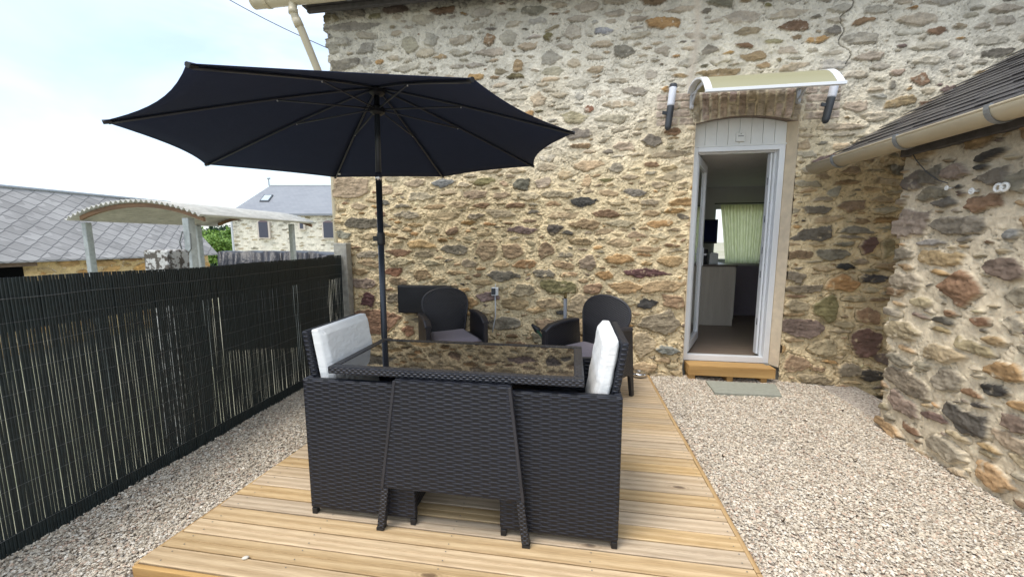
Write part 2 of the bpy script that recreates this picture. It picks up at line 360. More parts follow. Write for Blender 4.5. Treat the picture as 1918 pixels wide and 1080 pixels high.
MORT_LIP = 1.0; MORT_ROUGH = 1.0
class Field:
    """height field of rubble masonry: stones set in lime mortar"""
    def __init__(s, x0, x1, z0, z1, res, seed, base_col):
        s.x0, s.z0, s.res = x0, z0, res; s.nx = int((x1-x0)/res)+1; s.nz = int((z1-z0)/res)+1
        s.x1, s.z1 = x1, z1; s.g = np.random.default_rng(seed)
        nx, nz = s.nx, s.nz; cm = lambda v: v/res
        s.X = x0+np.arange(nx)*res; s.Z = z0+np.arange(nz)*res
        s.wx = vnoise(nx, nz, cm(.09), seed+1, 5, .68)*.030; s.wz = vnoise(nx, nz, cm(.07), seed+2, 5, .68)*.022
        s.rough = vnoise(nx, nz, cm(.05), seed+3, 5, .62); s.big = vnoise(nx, nz, cm(.5), seed+4, 3); s.mid = vnoise(nx, nz, cm(.13), seed+5, 4)
        s.lay = vnoise(nx, nz, cm(.30), seed+6, 1)
        strat = np.random.default_rng(seed+9).random((nz,))
        s.D = np.full((nz, nx), 9.0); s.ID = np.zeros((nz, nx), int); s.NI = np.zeros((nz, nx), int)
        s.stones = [None]
    def stone(s, x, z, w, h, col, ang=0., p=2.6, pro=None, tilt=None):
        r = max(w, h)*.5*1.45+.03
        i0, i1 = max(0, int((x-r-s.x0)/s.res)), min(s.nx, int((x+r-s.x0)/s.res)+1); j0, j1 = max(0, int((z-r-s.z0)/s.res)), min(s.nz, int((z+r-s.z0)/s.res)+1)
        if i1 <= i0 or j1 <= j0: return
        k = min(1.3, .45+min(w, h)*7) if p < 6 else .15
        dx = s.X[None, i0:i1]-x+s.wx[j0:j1, i0:i1]*k; dz = s.Z[j0:j1, None]-z+s.wz[j0:j1, i0:i1]*k
        ca, sa = math.cos(ang), math.sin(ang); a = (dx*ca+dz*sa)/(w/2); b_ = (-dx*sa+dz*ca)/(h/2)
        # skewed, tapering outline so that no two stones match
        sk, tp = (s.g.uniform(-.35, .35), s.g.uniform(-.3, .3)) if p < 6 else (0, 0)
        a = a+b_*sk*.5; b_ = b_*(1+tp*a)
        if p > 6: d = (np.abs(a)**p+np.abs(b_)**p)**(1/p)
        else:
            K = int(s.g.integers(5, 8)); th = (np.arange(K)+s.g.uniform(-.32, .32, K))*2*np.pi/K+s.g.uniform(0, 6.28); rk = s.g.uniform(.74, 1.0, K)
            d = np.zeros_like(a)
            for t_, q_ in zip(th, rk): d += np.maximum(0, (a*math.cos(t_)+b_*math.sin(t_))/q_)**14
            d = d**(1/14)
        D = s.D[j0:j1, i0:i1]; m = (d < D)
        D[m] = d[m]; s.NI[j0:j1, i0:i1][m] = len(s.stones); s.ID[j0:j1, i0:i1][m & (d < 1.0)] = len(s.stones)
        s.ID[j0:j1, i0:i1][m & (d >= 1.0)] = 0
        s.stones.append((x, z, w, h, col, pro if pro is not None else s.g.uniform(.001, .017), s.g.uniform(-.06, .06), s.g.uniform(-.08, .05), min(w, h), 1.0 if p > 6 else float(np.clip(s.g.normal(.93, .14), .45, 1))))
    def free(s, x, z, w, h, lim):
        i0, i1 = max(0, int((x-w/2-s.x0)/s.res)), min(s.nx, int((x+w/2-s.x0)/s.res)+1); j0, j1 = max(0, int((z-h/2-s.z0)/s.res)), min(s.nz, int((z+h/2-s.z0)/s.res)+1)
        if i1 <= i0 or j1 <= j0: return False
        return (s.D[j0:j1:2, i0:i1:2] < lim).mean() < .03
    def fill(s, n, sizes, asp, lim, keys, zr=None, xr=None, angs=.14, row=None):
        xr = xr or (s.x0, s.x1); zr = zr or (s.z0, s.z1)
        for _ in range(n):
            w = s.g.uniform(*sizes); h = w*s.g.uniform(*asp); x = s.g.uniform(*xr); z = s.g.uniform(*zr)
            if h < .012: continue
            if row: z = round(z/row)*row+s.g.normal(0, row*.10); h = min(h, row*1.02)
            if s.free(x, z, w*.98, h*.98, lim):
                s.stone(x, z, w, h, s.col(keys[s.g.integers(len(keys))]), s.g.normal(0, angs), s.g.uniform(2.0, 3.6))
    def col(s, k):
        c = np.array(PAL[k]); return np.clip(c*(1+s.g.normal(0, .13))*(1+s.g.normal(0, .022, 3)), .02, .8)
    def finish(s, mortar, mortar_top=None, recess=None, z_mix=(2.0, 3.2), crev=None):
        nz, nx = s.nz, s.nx; Z = s.Z[:, None]
        st = s.stones; A = lambda k: np.array([0]+[q[k] for q in st[1:]])[s.ID]
        on = s.ID > 0
        st2 = vnoise(nx, int(nz*5), .16/s.res, 83, 5, .75)[:nz*5:5][:nz][..., None]
        edge = np.clip((1-s.D)*np.maximum(A(8), .03)*.5/.009, 0, 1); edge = edge*edge*(3-2*edge)
        hx = (s.X[None, :]-A(0)); hz = Z-A(1)
        H_ = -.006+(s.rough*.012+s.mid*.009)*MORT_ROUGH
        # mortar feathered up on to the stones
        if recess is not None: H_ = H_-recess
        hs = A(5)+hx*A(6)+hz*A(7)+s.rough*.013+s.mid*.006+(st2[..., 0])*.008
        H_ = np.where(on, np.maximum(H_*(1-edge)+hs*edge, -.05), H_)
        # cols
        t = np.clip((Z-z_mix[0])/(z_mix[1]-z_mix[0])+s.big*.35, 0, 1)[..., None]
        mc = np.array(mortar)*(1-t)+np.array(mortar_top if mortar_top else mortar)*t
        mc = mc*(1+s.mid[..., None]*.22+s.rough[..., None]*.14+s.big[..., None]*.1)
        sc = np.array([(0, 0, 0)]+[tuple(q[4]) for q in st[1:]])[s.ID]
        lay = vnoise(nx, nz, .12/s.res, 77, 5, .7)[..., None]
        sc = sc*(1+lay*.35+st2*.55+s.rough[..., None]*.25)
        lime = np.clip((vnoise(nx, nz, .05/s.res, 78, 4, .6)+s.big*.4-.38)*3.2, 0, 1)*.75       # lime smeared over stone faces
        sc = sc*(1-lime[..., None])+mc*.92*lime[..., None]
        vis = np.array([1.0]+[q[9] for q in st[1:]])[s.ID]; al = (np.clip(edge*1.6, 0, 1)*vis)[..., None]
        Cc = np.where(on[..., None], sc*al+mc*.93*(1-al), mc)
        nzc = np.array([0.]+[q[1] for q in st[1:]])[s.NI]; nh = np.array([1.]+[q[8] for q in st[1:]])[s.NI]
        und = np.clip((nzc-Z)/nh*2.2+.25, .12, 1)              # shadow line under each stone, recessed and painted dark
        wd = np.clip(.0035/nh*2, .03, .25)
        dk = np.clip(1-np.abs(s.D-1.02)/wd, 0, 1)*np.clip(vnoise(nx, nz, .10/s.res, 80, 3)*2.4+.45, 0, 1)*und
        H_ -= dk*.020; Cc = Cc*(1-.62*dk[..., None])
        # ragged ridges and shrinkage cracks in the mortar
        rg = 1-np.abs(vnoise(nx, nz, .075/s.res, 85, 4, .6))*2; rgz = 1-np.abs(vnoise(nx, nz, .05/s.res, 86, 4, .65))*2
        crk = np.clip((rg-.93)/.07, 0, 1)*np.clip(vnoise(nx, nz, .3/s.res, 87, 2)*2+.5, 0, 1); lip = np.clip((rgz-.6)/.4, 0, 1)
        wm = np.where(on, .35, 1.0); H_ += lip*.007*wm*MORT_LIP-crk*.012*wm; Cc = Cc*(1-.42*(crk*wm)[..., None]+.10*((lip-.3)*wm)[..., None])
        # holes & pits
        pit = np.clip((vnoise(nx, nz, .028/s.res, 79, 3, .6)-.50)*6, 0, 1)*(~on)
        H_ -= pit*.012; Cc = Cc*(1-pit[..., None]*.45)
        if crev is not None:
            c = crev*np.clip(1-np.abs(s.D-1.07)/.06, 0, 1)
            H_ -= c*.03; Cc = Cc*(1-.6*c[..., None])  # crevices cut deeper, their shadow darkened into the colour
        s.H = H_; s.Cc = np.clip(Cc, .01, .9); return s

def field_mesh(name, f, to_world, mat, keep=None, parent=None):
    nx, nz = f.nx, f.nz
    XX, ZZ = np.meshgrid(f.X, f.Z)
    co = to_world(XX, ZZ, f.H).reshape(-1, 3)
    idx = np.arange(nx*nz).reshape(nz, nx)
    q = np.stack([idx[:-1, :-1], idx[:-1, 1:], idx[1:, 1:], idx[1:, :-1]], -1).reshape(-1, 4)
    if keep is not None:
        kk = keep(XX, ZZ); k4 = kk[:-1, :-1] & kk[:-1, 1:] & kk[1:, 1:] & kk[1:, :-1]; q = q[k4.reshape(-1)]
    me = bpy.data.meshes.new(name); me.vertices.add(len(co)); me.vertices.foreach_set('co', co.astype('f').ravel())
    me.loops.add(q.size); me.loops.foreach_set('vertex_index', q.astype('i').ravel())
    me.polygons.add(len(q)); me.polygons.foreach_set('loop_start', (np.arange(len(q))*4).astype('i'))
    me.polygons.foreach_set('use_smooth', np.ones(len(q), bool))
    me.update(calc_edges=True)
    ca = me.color_attributes.new('Col', 'FLOAT_COLOR', 'POINT')
    ca.data.foreach_set('color', np.concatenate([f.Cc.reshape(-1, 3), np.ones((nx*nz, 1))], 1).astype('f').ravel())
    me.materials.append(mat); o = bpy.data.objects.new(name, me); C.objects.link(o)
    if parent: o.parent = parent
    return o
def raw_mesh(name, co, fa, mat, col=None, parent=None, smooth=False):
    k = fa.shape[1]
    me = bpy.data.meshes.new(name); me.vertices.add(len(co)); me.vertices.foreach_set('co', co.astype('f').ravel())
    me.loops.add(fa.size); me.loops.foreach_set('vertex_index', fa.astype('i').ravel())
    me.polygons.add(len(fa)); me.polygons.foreach_set('loop_start', (np.arange(len(fa))*k).astype('i'))
    me.polygons.foreach_set('use_smooth', np.full(len(fa), smooth))
    me.update(calc_edges=True)
    if col is not None:
        ca = me.color_attributes.new('Col', 'FLOAT_COLOR', 'POINT')
        ca.data.foreach_set('color', np.concatenate([col, np.ones((len(co), 1))], 1).astype('f').ravel())
    me.materials.append(mat); o = bpy.data.objects.new(name, me); C.objects.link(o)
    if parent: o.parent = parent
    return o

# ------------------------------------------------------------------ ground
GZ = -.03
def ground_mat():
    m, n, l, b = nmat('gravel_bed')
    vo = N(n, 'TexVoronoi'); vo.inputs['Scale'].default_value = 85; l.new(N(n, 'TexCoord').outputs['Object'], vo.inputs['Vector'])
    sep = N(n, 'SeparateColor'); l.new(vo.outputs['Color'], sep.inputs[0])
    c = ramp(n, l, sep.outputs[0], [(0, (.20,.17,.145)), (.3, (.38,.33,.28)), (.6, (.55,.49,.42)), (.85, (.66,.62,.56)), (1, (.40,.29,.24))])
    l.new(c, b.inputs['Base Color']); b.inputs['Roughness'].default_value = .95
    l.new(bump(n, l, vo.outputs['Distance'], .8, .01), b.inputs['Normal']); return m
M['gbed'] = ground_mat()
def courtyard_mat():
    m, n, l, b = nmat('courtyard_ground')
    f = noise(n, l, .12, 6, .6); f2 = noise(n, l, 14, 6, .7)
    c = ramp(n, l, f, [(.40, (.44,.41,.33)), (.56, (.30,.30,.18)), (.66, (.085,.13,.035))])
    c = mixc(n, l, .35, c, ramp(n, l, f2, [(.3, (.10,.10,.07)), (.7, (.6,.56,.46))]), 'MIX')
    l.new(c, b.inputs['Base Color']); b.inputs['Roughness'].default_value = .95
    l.new(bump(n, l, f2, .5, .03), b.inputs['Normal']); return m
M['yard'] = courtyard_mat()
# terrace gravel bed (drops a little in front of the deck)
g = MB(); ys = [-3, .4, .9, 1.15, 1.26, 1.6, 4.45]; zs = [-.11, -.11, -.10, -.09, -.075, GZ, GZ]
xs = [-2.72, -1.9, -1.8, 0, .85, .95, 2.8]
def gz(x, y):
    base = np.interp(y, ys, zs); return GZ if (x > .84 or x < -1.88) and y > .2 else float(base)
g.grid([[(x, y, gz(x, y)-.008) for x in xs] for y in ys])
o = g.build('gravel_bed', M['gbed']); tag(o, kind='structure')
yd = MB(); yx = [-400, -60, -16, -6, -3.2, -2.78, 3, 400]; yz = [-2.2, -2.0, -1.6, -1.15, -.5, -.25, -.16, -.2]
yd.grid([[(x, y, z) for x, z in zip(yx, yz)] for y in (-200, -3, 3, 12, 25, 400)])
tag(yd.build('ground', M['yard']), kind='structure')

# loose pebbles
def pebbles(name, n, sampler, label, group_seed, size=(.0035, .0078)):
    g_ = np.random.default_rng(group_seed)
    iv = np.array([(1,0,0),(-1,0,0),(0,1,0),(0,-1,0),(0,0,1),(0,0,-1),(.6,.6,.6),(-.6,-.6,.6)], float)[:6]*1.15
    fi = np.array([(4,0,2),(4,2,1),(4,1,3),(4,3,0),(5,2,0),(5,1,2),(5,3,1),(5,0,3)])
    P0 = sampler(n, g_); n = len(P0)
    r = g_.uniform(*size, n)*np.where(g_.random(n) < .08, 1.45, 1)
    V = iv[None]*(1+g_.uniform(-.25, .25, (n, 6, 1)))
    sc = np.stack([g_.uniform(.8, 1.45, n), g_.uniform(.6, 1.0, n), g_.uniform(.42, .75, n)], -1)*r[:, None]
    V = V*sc[:, None, :]
    a = g_.uniform(0, 2*np.pi, n); bx = g_.normal(0, .35, n)
    y, z = V[..., 1].copy(), V[..., 2].copy(); V[..., 1] = y*np.cos(bx)[:, None]-z*np.sin(bx)[:, None]; V[..., 2] = y*np.sin(bx)[:, None]+z*np.cos(bx)[:, None]
    x, y = V[..., 0].copy(), V[..., 1].copy(); V[..., 0] = x*np.cos(a)[:, None]-y*np.sin(a)[:, None]; V[..., 1] = x*np.sin(a)[:, None]+y*np.cos(a)[:, None]
    V += P0[:, None, :]
    pal = np.array([(.66,.59,.48),(.56,.49,.39),(.76,.71,.62),(.44,.37,.29),(.58,.44,.34),(.70,.64,.54),(.33,.28,.22),(.74,.65,.52)])
    cc = pal[g_.choice(len(pal), n, p=[.22,.17,.15,.12,.09,.14,.05,.06])]*g_.uniform(.82, 1.15, (n, 1))
    co = V.reshape(-1, 3); fa = (fi[None]+(np.arange(n)*6)[:, None, None]).reshape(-1, 3)
    o = raw_mesh(name, co, fa, M['gravel'], np.repeat(cc, 6, 0)); tag(o, label, 'gravel', kind='stuff'); return o
def poly_sampler(x0, x1, y0, y1, cond, bias=1.0):
    def f(n, g_):
        y = y0+(y1-y0)*g_.random(n)**bias; x = g_.uniform(x0, x1, n); k = cond(x, y); x, y = x[k], y[k]
        z = np.array([gz(a, b) for a, b in zip(x, y)])+g_.uniform(-.006, .008, len(x))+.006*np.sin(x*7+y*3)*np.sin(y*5)
        return np.stack([x, y, z], -1)
    return f
def dleft(y): return -1.873+(y-1.26)*.068
pebbles('gravel_strip', 75000, poly_sampler(-2.63, -1.60, .35, 4.16, lambda x, y: (x < dleft(y)-.0) | (y < 1.23), 1.25), 'pale stone chippings between the dark reed fence and the timber deck', 5)
pebbles('gravel_path', 130000, poly_sampler(.80, 2.50, .55, 4.20, lambda x, y: (x > .835) & (x < 2.44-.0*y), 1.2), 'pale pinkish stone chippings between the deck and the small stone outbuilding', 6)

# ------------------------------------------------------------------ main wall (masonry field)
WY = 4.19
# (px, py, w, h, colour) read as stones of the wall
ST = [(661,52,104,28,'k'),(767,85,30,33,'l'),(809,78,31,26,'g'),(865,76,44,22,'t'),(917,76,22,22,'t'),(952,72,33,28,'g'),(1026,70,19,18,'l'),(1072,63,35,30,'b'),
(1030,111,37,28,'d'),(889,52,42,18,'s'),(1244,44,67,28,'o'),(1193,37,48,15,'b'),(1241,96,33,20,'b'),(1167,98,44,26,'g'),(970,126,22,28,'t'),(1074,120,31,17,'t'),
(1113,131,37,15,'o'),(1031,150,37,11,'o'),(1009,189,31,26,'o'),(1087,181,19,17,'y'),(1220,141,26,22,'q'),(1220,265,39,24,'g'),(1165,274,39,17,'r'),(1154,315,30,20,'d'),
(1256,289,78,18,'s'),(1259,333,63,17,'t'),(1059,328,30,15,'o'),(1105,205,19,15,'r'),(659,352,67,39,'b'),(726,356,31,18,'b'),(833,344,48,17,'y'),(976,346,30,24,'g'),
(1018,343,31,26,'q'),(1100,339,20,22,'o'),(944,344,17,13,'r'),(687,93,30,22,'d'),(688,120,22,24,'k'),(648,122,56,26,'g'),(622,92,30,22,'g'),(767,128,48,18,'w'),
(726,91,31,17,'s'),(683,418,89,22,'d'),(810,430,34,17,'s'),(848,433,28,15,'b'),(852,468,55,19,'g'),(910,468,38,39,'b'),(957,471,38,31,'b'),(1024,468,34,28,'b'),
(977,431,65,15,'q'),(1039,428,36,20,'k'),(984,495,46,15,'o'),(881,493,33,15,'q'),(740,509,38,19,'r'),(791,514,34,24,'t'),(943,516,60,20,'g'),(1020,512,48,19,'g'),
(1208,511,86,17,'p'),(1160,485,62,20,'o'),(1209,466,69,12,'t'),(1101,492,36,32,'q'),(1256,488,58,19,'o'),(1242,535,83,22,'t'),(1173,538,46,24,'o'),(1111,540,32,24,'r'),
(1135,516,41,15,'o'),(1211,569,41,20,'d'),(1259,564,48,24,'t'),(984,542,52,24,'s'),(1049,536,76,26,'l'),(1239,602,82,34,'g'),(1204,640,48,38,'s'),(704,600,100,45,'b'),
(690,560,26,28,'p'),(681,530,52,20,'q'),(766,617,24,19,'r'),(967,567,52,27,'t'),(1029,567,52,21,'t'),(1087,571,52,38,'s'),(944,605,58,24,'g'),(1249,655,52,12,'y'),
(1132,433,38,12,'t'),(1087,452,45,14,'t'),(1624,107,62,23,'b'),(1790,101,33,20,'q'),(1864,101,64,23,'g'),(1681,136,35,16,'r'),(1720,150,45,21,'b'),(1669,162,19,23,'d'),
(1772,169,39,19,'q'),(1601,199,54,25,'b'),(1572,239,93,19,'b'),(1687,88,23,10,'q'),(1560,362,27,19,'y'),(1593,387,62,19,'b'),(1525,440,70,30,'d'),(1628,457,35,31,'p'),
(1663,467,31,37,'l'),(1558,477,70,23,'g'),(1620,640,66,50,'p'),(1502,612,90,38,'q'),(1490,680,56,26,'b'),(1537,650,56,28,'s'),(1545,577,55,46,'l'),(1502,541,80,15,'d'),
(1528,394,60,16,'g'),(1510,345,60,14,'y'),(1520,318,56,18,'g'),(1625,590,50,26,'t'),(1580,530,60,24,'o'),(1585,690,60,22,'g'),(1625,700,50,20,'d'),(1640,20,60,22,'g'),
(1400,60,60,20,'s'),(1470,95,40,18,'b'),(1330,95,36,18,'g'),(1560,60,34,22,'g'),(1750,60,44,18,'b'),(1880,40,50,24,'q'),(740,20,60,24,'q'),(830,22,50,20,'b'),(1000,20,60,22,'g'),
(1100,15,50,22,'b'),(905,25,40,20,'q'),(640,80,28,20,'g'),(660,22,44,30,'q')]
f = Field(-2.74, 5.8, -.12, 3.98, .0058, 21, None)
for (px, py, w, h, k) in ST:
    a = atY(px-w/2, py+h/2, WY); b_ = atY(px+w/2, py-h/2, WY)
    f.stone((a[0]+b_[0])/2, (a[2]+b_[2])/2, abs(b_[0]-a[0])*1.06, abs(b_[2]-a[2])*1.10, f.col(k), p=f.g.uniform(2.2, 3.4))
# brick relieving arch above the door
def arch_z(x): return 2.524+.066*np.clip(1-((x-1.60)/.46)**2, 0, 1)
br = (.50, .41, .33)
f.D[:, :][(f.Z[:, None] > 2.5) & (f.Z[:, None] < 2.86) & (f.X[None] > .78) & (f.X[None] < 2.44)] = 1.2
f.ID[:, :][(f.Z[:, None] > 2.5) & (f.Z[:, None] < 2.86) & (f.X[None] > .78) & (f.X[None] < 2.44)] = 0
x = 1.165
while x < 2.10:
    zb = float(arch_z(x+.03)); spl = (x+.03-1.62)*.35
    top = 2.845; parts = [(zb, top)] if random.random() < .55 else [(zb, zb+(top-zb)*.5-.005), (zb+(top-zb)*.5+.005, top)]
    for a, b_ in parts:
        f.stone(x+.028+spl*((a+b_)/2-2.55)*1.0, (a+b_)/2, .068, (b_-a)*1.02, np.array(br)*random.uniform(.85, 1.12)*np.array((1, random.uniform(.95, 1.06), random.uniform(.9, 1.1))), ang=-spl*.6, p=9, pro=.002)
    x += .0785
for (xa, xb) in ((.79, 1.15), (2.13, 2.43)):
    for r_ in range(4):
        z = 2.565+r_*.078; x = xa-(.11 if r_ % 2 else 0)
        while x < xb-.03:
            x2 = min(x+.215, xb); xs_ = max(x, xa)
            if x2-xs_ > .03: f.stone((xs_+x2)/2, z, x2-xs_, .071, np.array(br)*random.uniform(.9, 1.12)*1.02, p=9, pro=.002)
            x += .225
keysA = 'ttgsbbotstgqybtslotsgbtow'; keysL = 'ttgtbbssootqtgbobsstdtbs'
f.fill(2500, (.22, .46), (.30, .48), 1.07, keysL, zr=(-.12, .8), angs=.06)
f.fill(4000, (.18, .40), (.22, .38), 1.07, keysL, zr=(-.12, 1.9), row=.105, angs=.05)
f.fill(2600, (.17, .38), (.22, .40), 1.14, keysA, zr=(1.7, 3.98), row=.12, angs=.07)
f.fill(2600, (.18, .40), (.16, .30), 1.07, 'gtgtsbtgbt', xr=(2.1, 3.4), zr=(-.1, 2.4), angs=.05, row=.085)
f.fill(7000, (.09, .22), (.24, .46), 1.08, keysL, zr=(-.12, 2.2), angs=.08)
f.fill(5000, (.09, .19), (.22, .46), 1.18, keysA, zr=(1.8, 3.98), angs=.1)
f.fill(7000, (.04, .11), (.22, .55), 1.10, keysL, zr=(-.12, 2.0))
f.fill(2500, (.04, .10), (.3, .6), 1.3, keysA, zr=(1.8, 3.98))
# the upper courses are more thickly limed: stones paler and partly smeared over
f.stones = [None]+[q[:4]+(np.array(q[4])*(1-.42*u)+np.array((.50, .44, .345))*.42*u,)+q[5:9]+(q[9]*(1-.22*u),) if q[9] != 1.0 else q for q in f.stones[1:] for u in [float(np.clip((q[1]-1.3)/1.2, 0, 1))]]
low = np.clip(1-(f.Z[:, None]-.15)/1.3, 0, 1)*np.ones((1, f.nx)); rt = np.clip((f.X[None]-2.25)/.3, 0, 1)*np.clip((1.9-f.Z[:, None])/.6, 0, 1)
f.finish((.78, .635, .40), (.72, .655, .53), recess=np.maximum(low, rt)*.016*(1+f.mid), crev=np.clip(np.maximum(low*.9, rt)*(.55+f.mid), 0, 1), z_mix=(1.9, 3.0))
# colour darkens towards the top courses below the eaves
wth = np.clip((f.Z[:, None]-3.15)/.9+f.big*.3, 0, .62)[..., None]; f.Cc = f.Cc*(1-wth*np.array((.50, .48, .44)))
# crack upper right and smooth vertical render line above the door
zz, xx = f.Z[:, None], f.X[None]
ck = np.abs(xx-(2.42+.05*np.sin(zz*9)+.03*np.sin(zz*31))) < .006
cm_ = (ck & (zz > 3.0) & (zz < 4.2)); f.H[cm_] -= .02; f.Cc[cm_] *= .35
sm = np.clip(1-np.abs(xx-(1.12+.02*np.sin(zz*6)))/.05, 0, 1)*(zz > 2.87); f.H = f.H*(1-sm)+.004*sm; f.Cc = f.Cc*(1-sm[..., None])+np.array((.58, .50, .40))*sm[..., None]
bat = lambda z: -.03*np.clip(1-z/.6, 0, 1)
jag = f.g.normal(0, .012, f.nz); jag = np.repeat(f.g.normal(0, .016, f.nz//14+2), 14)[:f.nz]+jag*.25
def toW(X, Z, Hh):
    Y = WY-Hh-.02+.0*X+(.0*Z)
    Xo = X+np.where(X < -2.70, jag[:, None], 0)
    out = np.stack([Xo, Y+bat(Z), Z], -1)
    out[:, 0, 1] += .25; out[:, 0, 0] += .02
    return out
house = empty('stone_house', (0, 0, 0), 'tall rubble stone house wall with cream lime mortar and an open white door', 'house')
OPX0, OPX1 = 1.165, 2.092
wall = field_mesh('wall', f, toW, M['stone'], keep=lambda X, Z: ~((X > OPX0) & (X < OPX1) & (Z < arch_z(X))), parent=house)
m_ = MB(); m_.box(-2.70, 1.13, 4.24, 4.62, -.3, 3.98); m_.box(2.16, 5.8, 4.24, 4.62, -.3, 3.98); m_.box(1.131, 2.159, 4.24, 4.62, 2.62, 3.98)
m_.build('wall_core', M['plaster'], house)
# reveals: splayed plaster on the right, narrow left reveal, arched soffit
rv = MB(); zt = 2.58
rv.grid([[(2.090, 4.165, .12), (2.04, 4.285, .12), (2.04, 4.33, .12)], [(2.090, 4.165, zt), (2.04, 4.285, zt), (2.04, 4.33, zt)]])
rv.grid([[(1.167, 4.165, .12), (1.185, 4.33, .12)], [(1.167, 4.165, zt), (1.185, 4.33, zt)]])
rv.build('door_reveal', M['plaster'], house, solid=.006)
sf = MB(); sf.grid([[(x, 4.172, float(arch_z(x))+.002), (x, 4.33, float(arch_z(x))+.03)] for x in np.linspace(1.15, 2.13, 24)])
sf.build('arch_soffit', simple('soffit_brick', (.20, .15, .115), .9, .2, 30, bmp=.4), house, solid=.006)
sk = MB(); sk.box(1.13, 2.16, 4.262, 4.60, -.3, .128); sk.build('threshold', M['concrete'], house)
# white boarded panel over the door
hd = MB(); xs_ = np.linspace(1.19, 2.04, 9)
for a, b_ in zip(xs_[:-1], xs_[1:]):
    nseg = 4; q = np.linspace(a+.0015, b_-.0015, nseg)
    poly = [(q[0], 2.338), (q[-1], 2.338)]+[(xx_, float(arch_z(xx_))+.012) for xx_ in q[::-1]]
    hd.prism(poly, 4.270, 4.290)
hd.box(1.19, 2.04, 4.283, 4.30, 2.338, 2.545)
hd.build('header_panel', M['whitepaint'], house, bevel=.002)
dl = MB(); dl.box(1.20, 2.045, 4.262, 4.272, 2.334, 2.350); dl.build('header_bead', M['whitepaint'], house)
# door frame
fr = MB(); Y0, Y1 = 4.262, 4.325
fr.box(1.188, 1.235, Y0, Y1, .130, 2.333); fr.box(1.985, 2.038, Y0, Y1, .130, 2.333); fr.box(1.235, 1.985, Y0, Y1, 2.288, 2.333); fr.box(1.235, 1.985, Y0, Y1, .130, .190)
fr.box(1.226, 1.240, Y1, Y1+.03, .19, 2.29); fr.box(1.972, 1.99, Y1, Y1+.03, .19, 2.29); fr.box(1.24, 1.972, Y1, Y1+.03, 2.276, 2.30)
dframe = fr.build('door_frame', M['pvc'], house, bevel=.003)
# inward opened glazed leaf (hinged on the left)
leaf = empty('door', (0, 0, 0), 'x', 'x'); del leaf['label']; del leaf['category']
leaf.parent = house; leaf.location = (1.236, 4.335, 0); leaf.rotation_euler = (0, 0, R(66))
lf = MB(); L_, za, zb = .735, .20, 2.275; sw = .085
lf.box(0, sw, -.03, .03, za, zb); lf.box(L_-sw, L_, -.03, .03, za, zb); lf.box(sw, L_-sw, -.03, .03, za, za+.10); lf.box(sw, L_-sw, -.03, .03, zb-.085, zb)
lf.build('leaf_frame', M['pvc'], leaf, bevel=.004)
gl = MB(); gl.box(sw-.005, L_-sw+.005, -.006, .006, za+.095, zb-.08); gl.build('pane', M['glass'], leaf)
hn = MB(); hn.box(L_-.055, L_-.03, -.045, -.0305, 1.10, 1.32); hn.beam((L_-.042, -.045, 1.24), (L_-.042, -.075, 1.24), .015, .015); hn.beam((L_-.035, -.075, 1.24), (L_-.16, -.075, 1.24), .016, .02)
hn.build('handle', M['alu'], leaf, bevel=.003)
# narrow second leaf edge-on at right with bolt plates
l2 = MB(); l2.box(1.952, 1.972, 4.356, 4.425, .20, 2.275); l2o = l2.build('side_leaf', M['pvc'], house, bevel=.004)
for z in (.55, 1.05, 1.30, 1.62, 2.0):
    q = MB(); q.box(1.947, 1.9515, 4.37, 4.385, z-.035, z+.035) ; q.build('lock_plate', M['zinc'], l2o)
# sensor plate on the header panel
sn = MB(); sn.box(1.578, 1.658, 4.245, 4.2695, 2.372, 2.458)
so_ = sn.build('door_plate', M['whitepaint'], None, bevel=.004); tag(so_, 'small square white plate on the boarded panel above the door', 'plate')
q = MB(); q.box(1.593, 1.643, 4.2425, 4.2448, 2.420, 2.426); q.lathe([(.004, 0), (.004, .002)], (0, 0, 0), 8); 
q.v[-16:] = [(a+1.618, 4.2445-c_, b+2.444) for a, b, c_ in q.v[-16:]]
q.build('marking', M['dkgrey'], so_)
# eaves at the top left
ev = MB(); ev.box(-2.87, 5.8, 3.99, 4.10, 3.862, 3.905); ev.box(-2.83, 5.8, 4.01, 4.05, 3.81, 3.860)
ev.build('eaves_board', M['slate_edge'], house, bevel=.004)
rf = MB(); rf.hexa([(-2.9, 3.88, 3.93), (5.8, 3.88, 3.93), (5.8, 7.5, 6.4), (-2.9, 7.5, 6.4), (-2.9, 3.88, 3.97), (5.8, 3.88, 3.97), (5.8, 7.5, 6.44), (-2.9, 7.5, 6.44)])
rf.build('roof', M['slate_edge'], house)
ls = MB(); ls.box(-2.70, -2.62, 4.6, 7.6, -1.2, 4.1); ls.build('side_wall', M['plaster'], house)

# ---- interior
rm = MB(); rx0, rx1, ry0, ry1, rz0, rz1 = .6, 4.2, 4.62, 7.6, .17, 2.36
wx0, wx1, wz0, wz1 = 2.52, 3.42, 1.02, 2.02
rm.box(rx0-.1, rx0, ry0, ry1, rz0, rz1); rm.box(rx1, rx1+.1, ry0, ry1, rz0, rz1); rm.box(rx0-.1, rx1+.1, ry0, ry1+.2, rz1, rz1+.1)
rm.box(rx0-.1, wx0, ry1, ry1+.2, rz0, rz1-.002); rm.box(wx1, rx1+.1, ry1, ry1+.2, rz0, rz1-.002); rm.box(wx0, wx1, ry1, ry1+.2, rz0, wz0); rm.box(wx0, wx1, ry1, ry1+.2, wz1, rz1-.002)
rm.build('room_walls', M['inner'], house)
fl = MB(); fl.box(rx0-.1, rx1+.1, 4.33, ry1+.2, .10, .168); fl.build('laminate_floor', M['lam'], house)
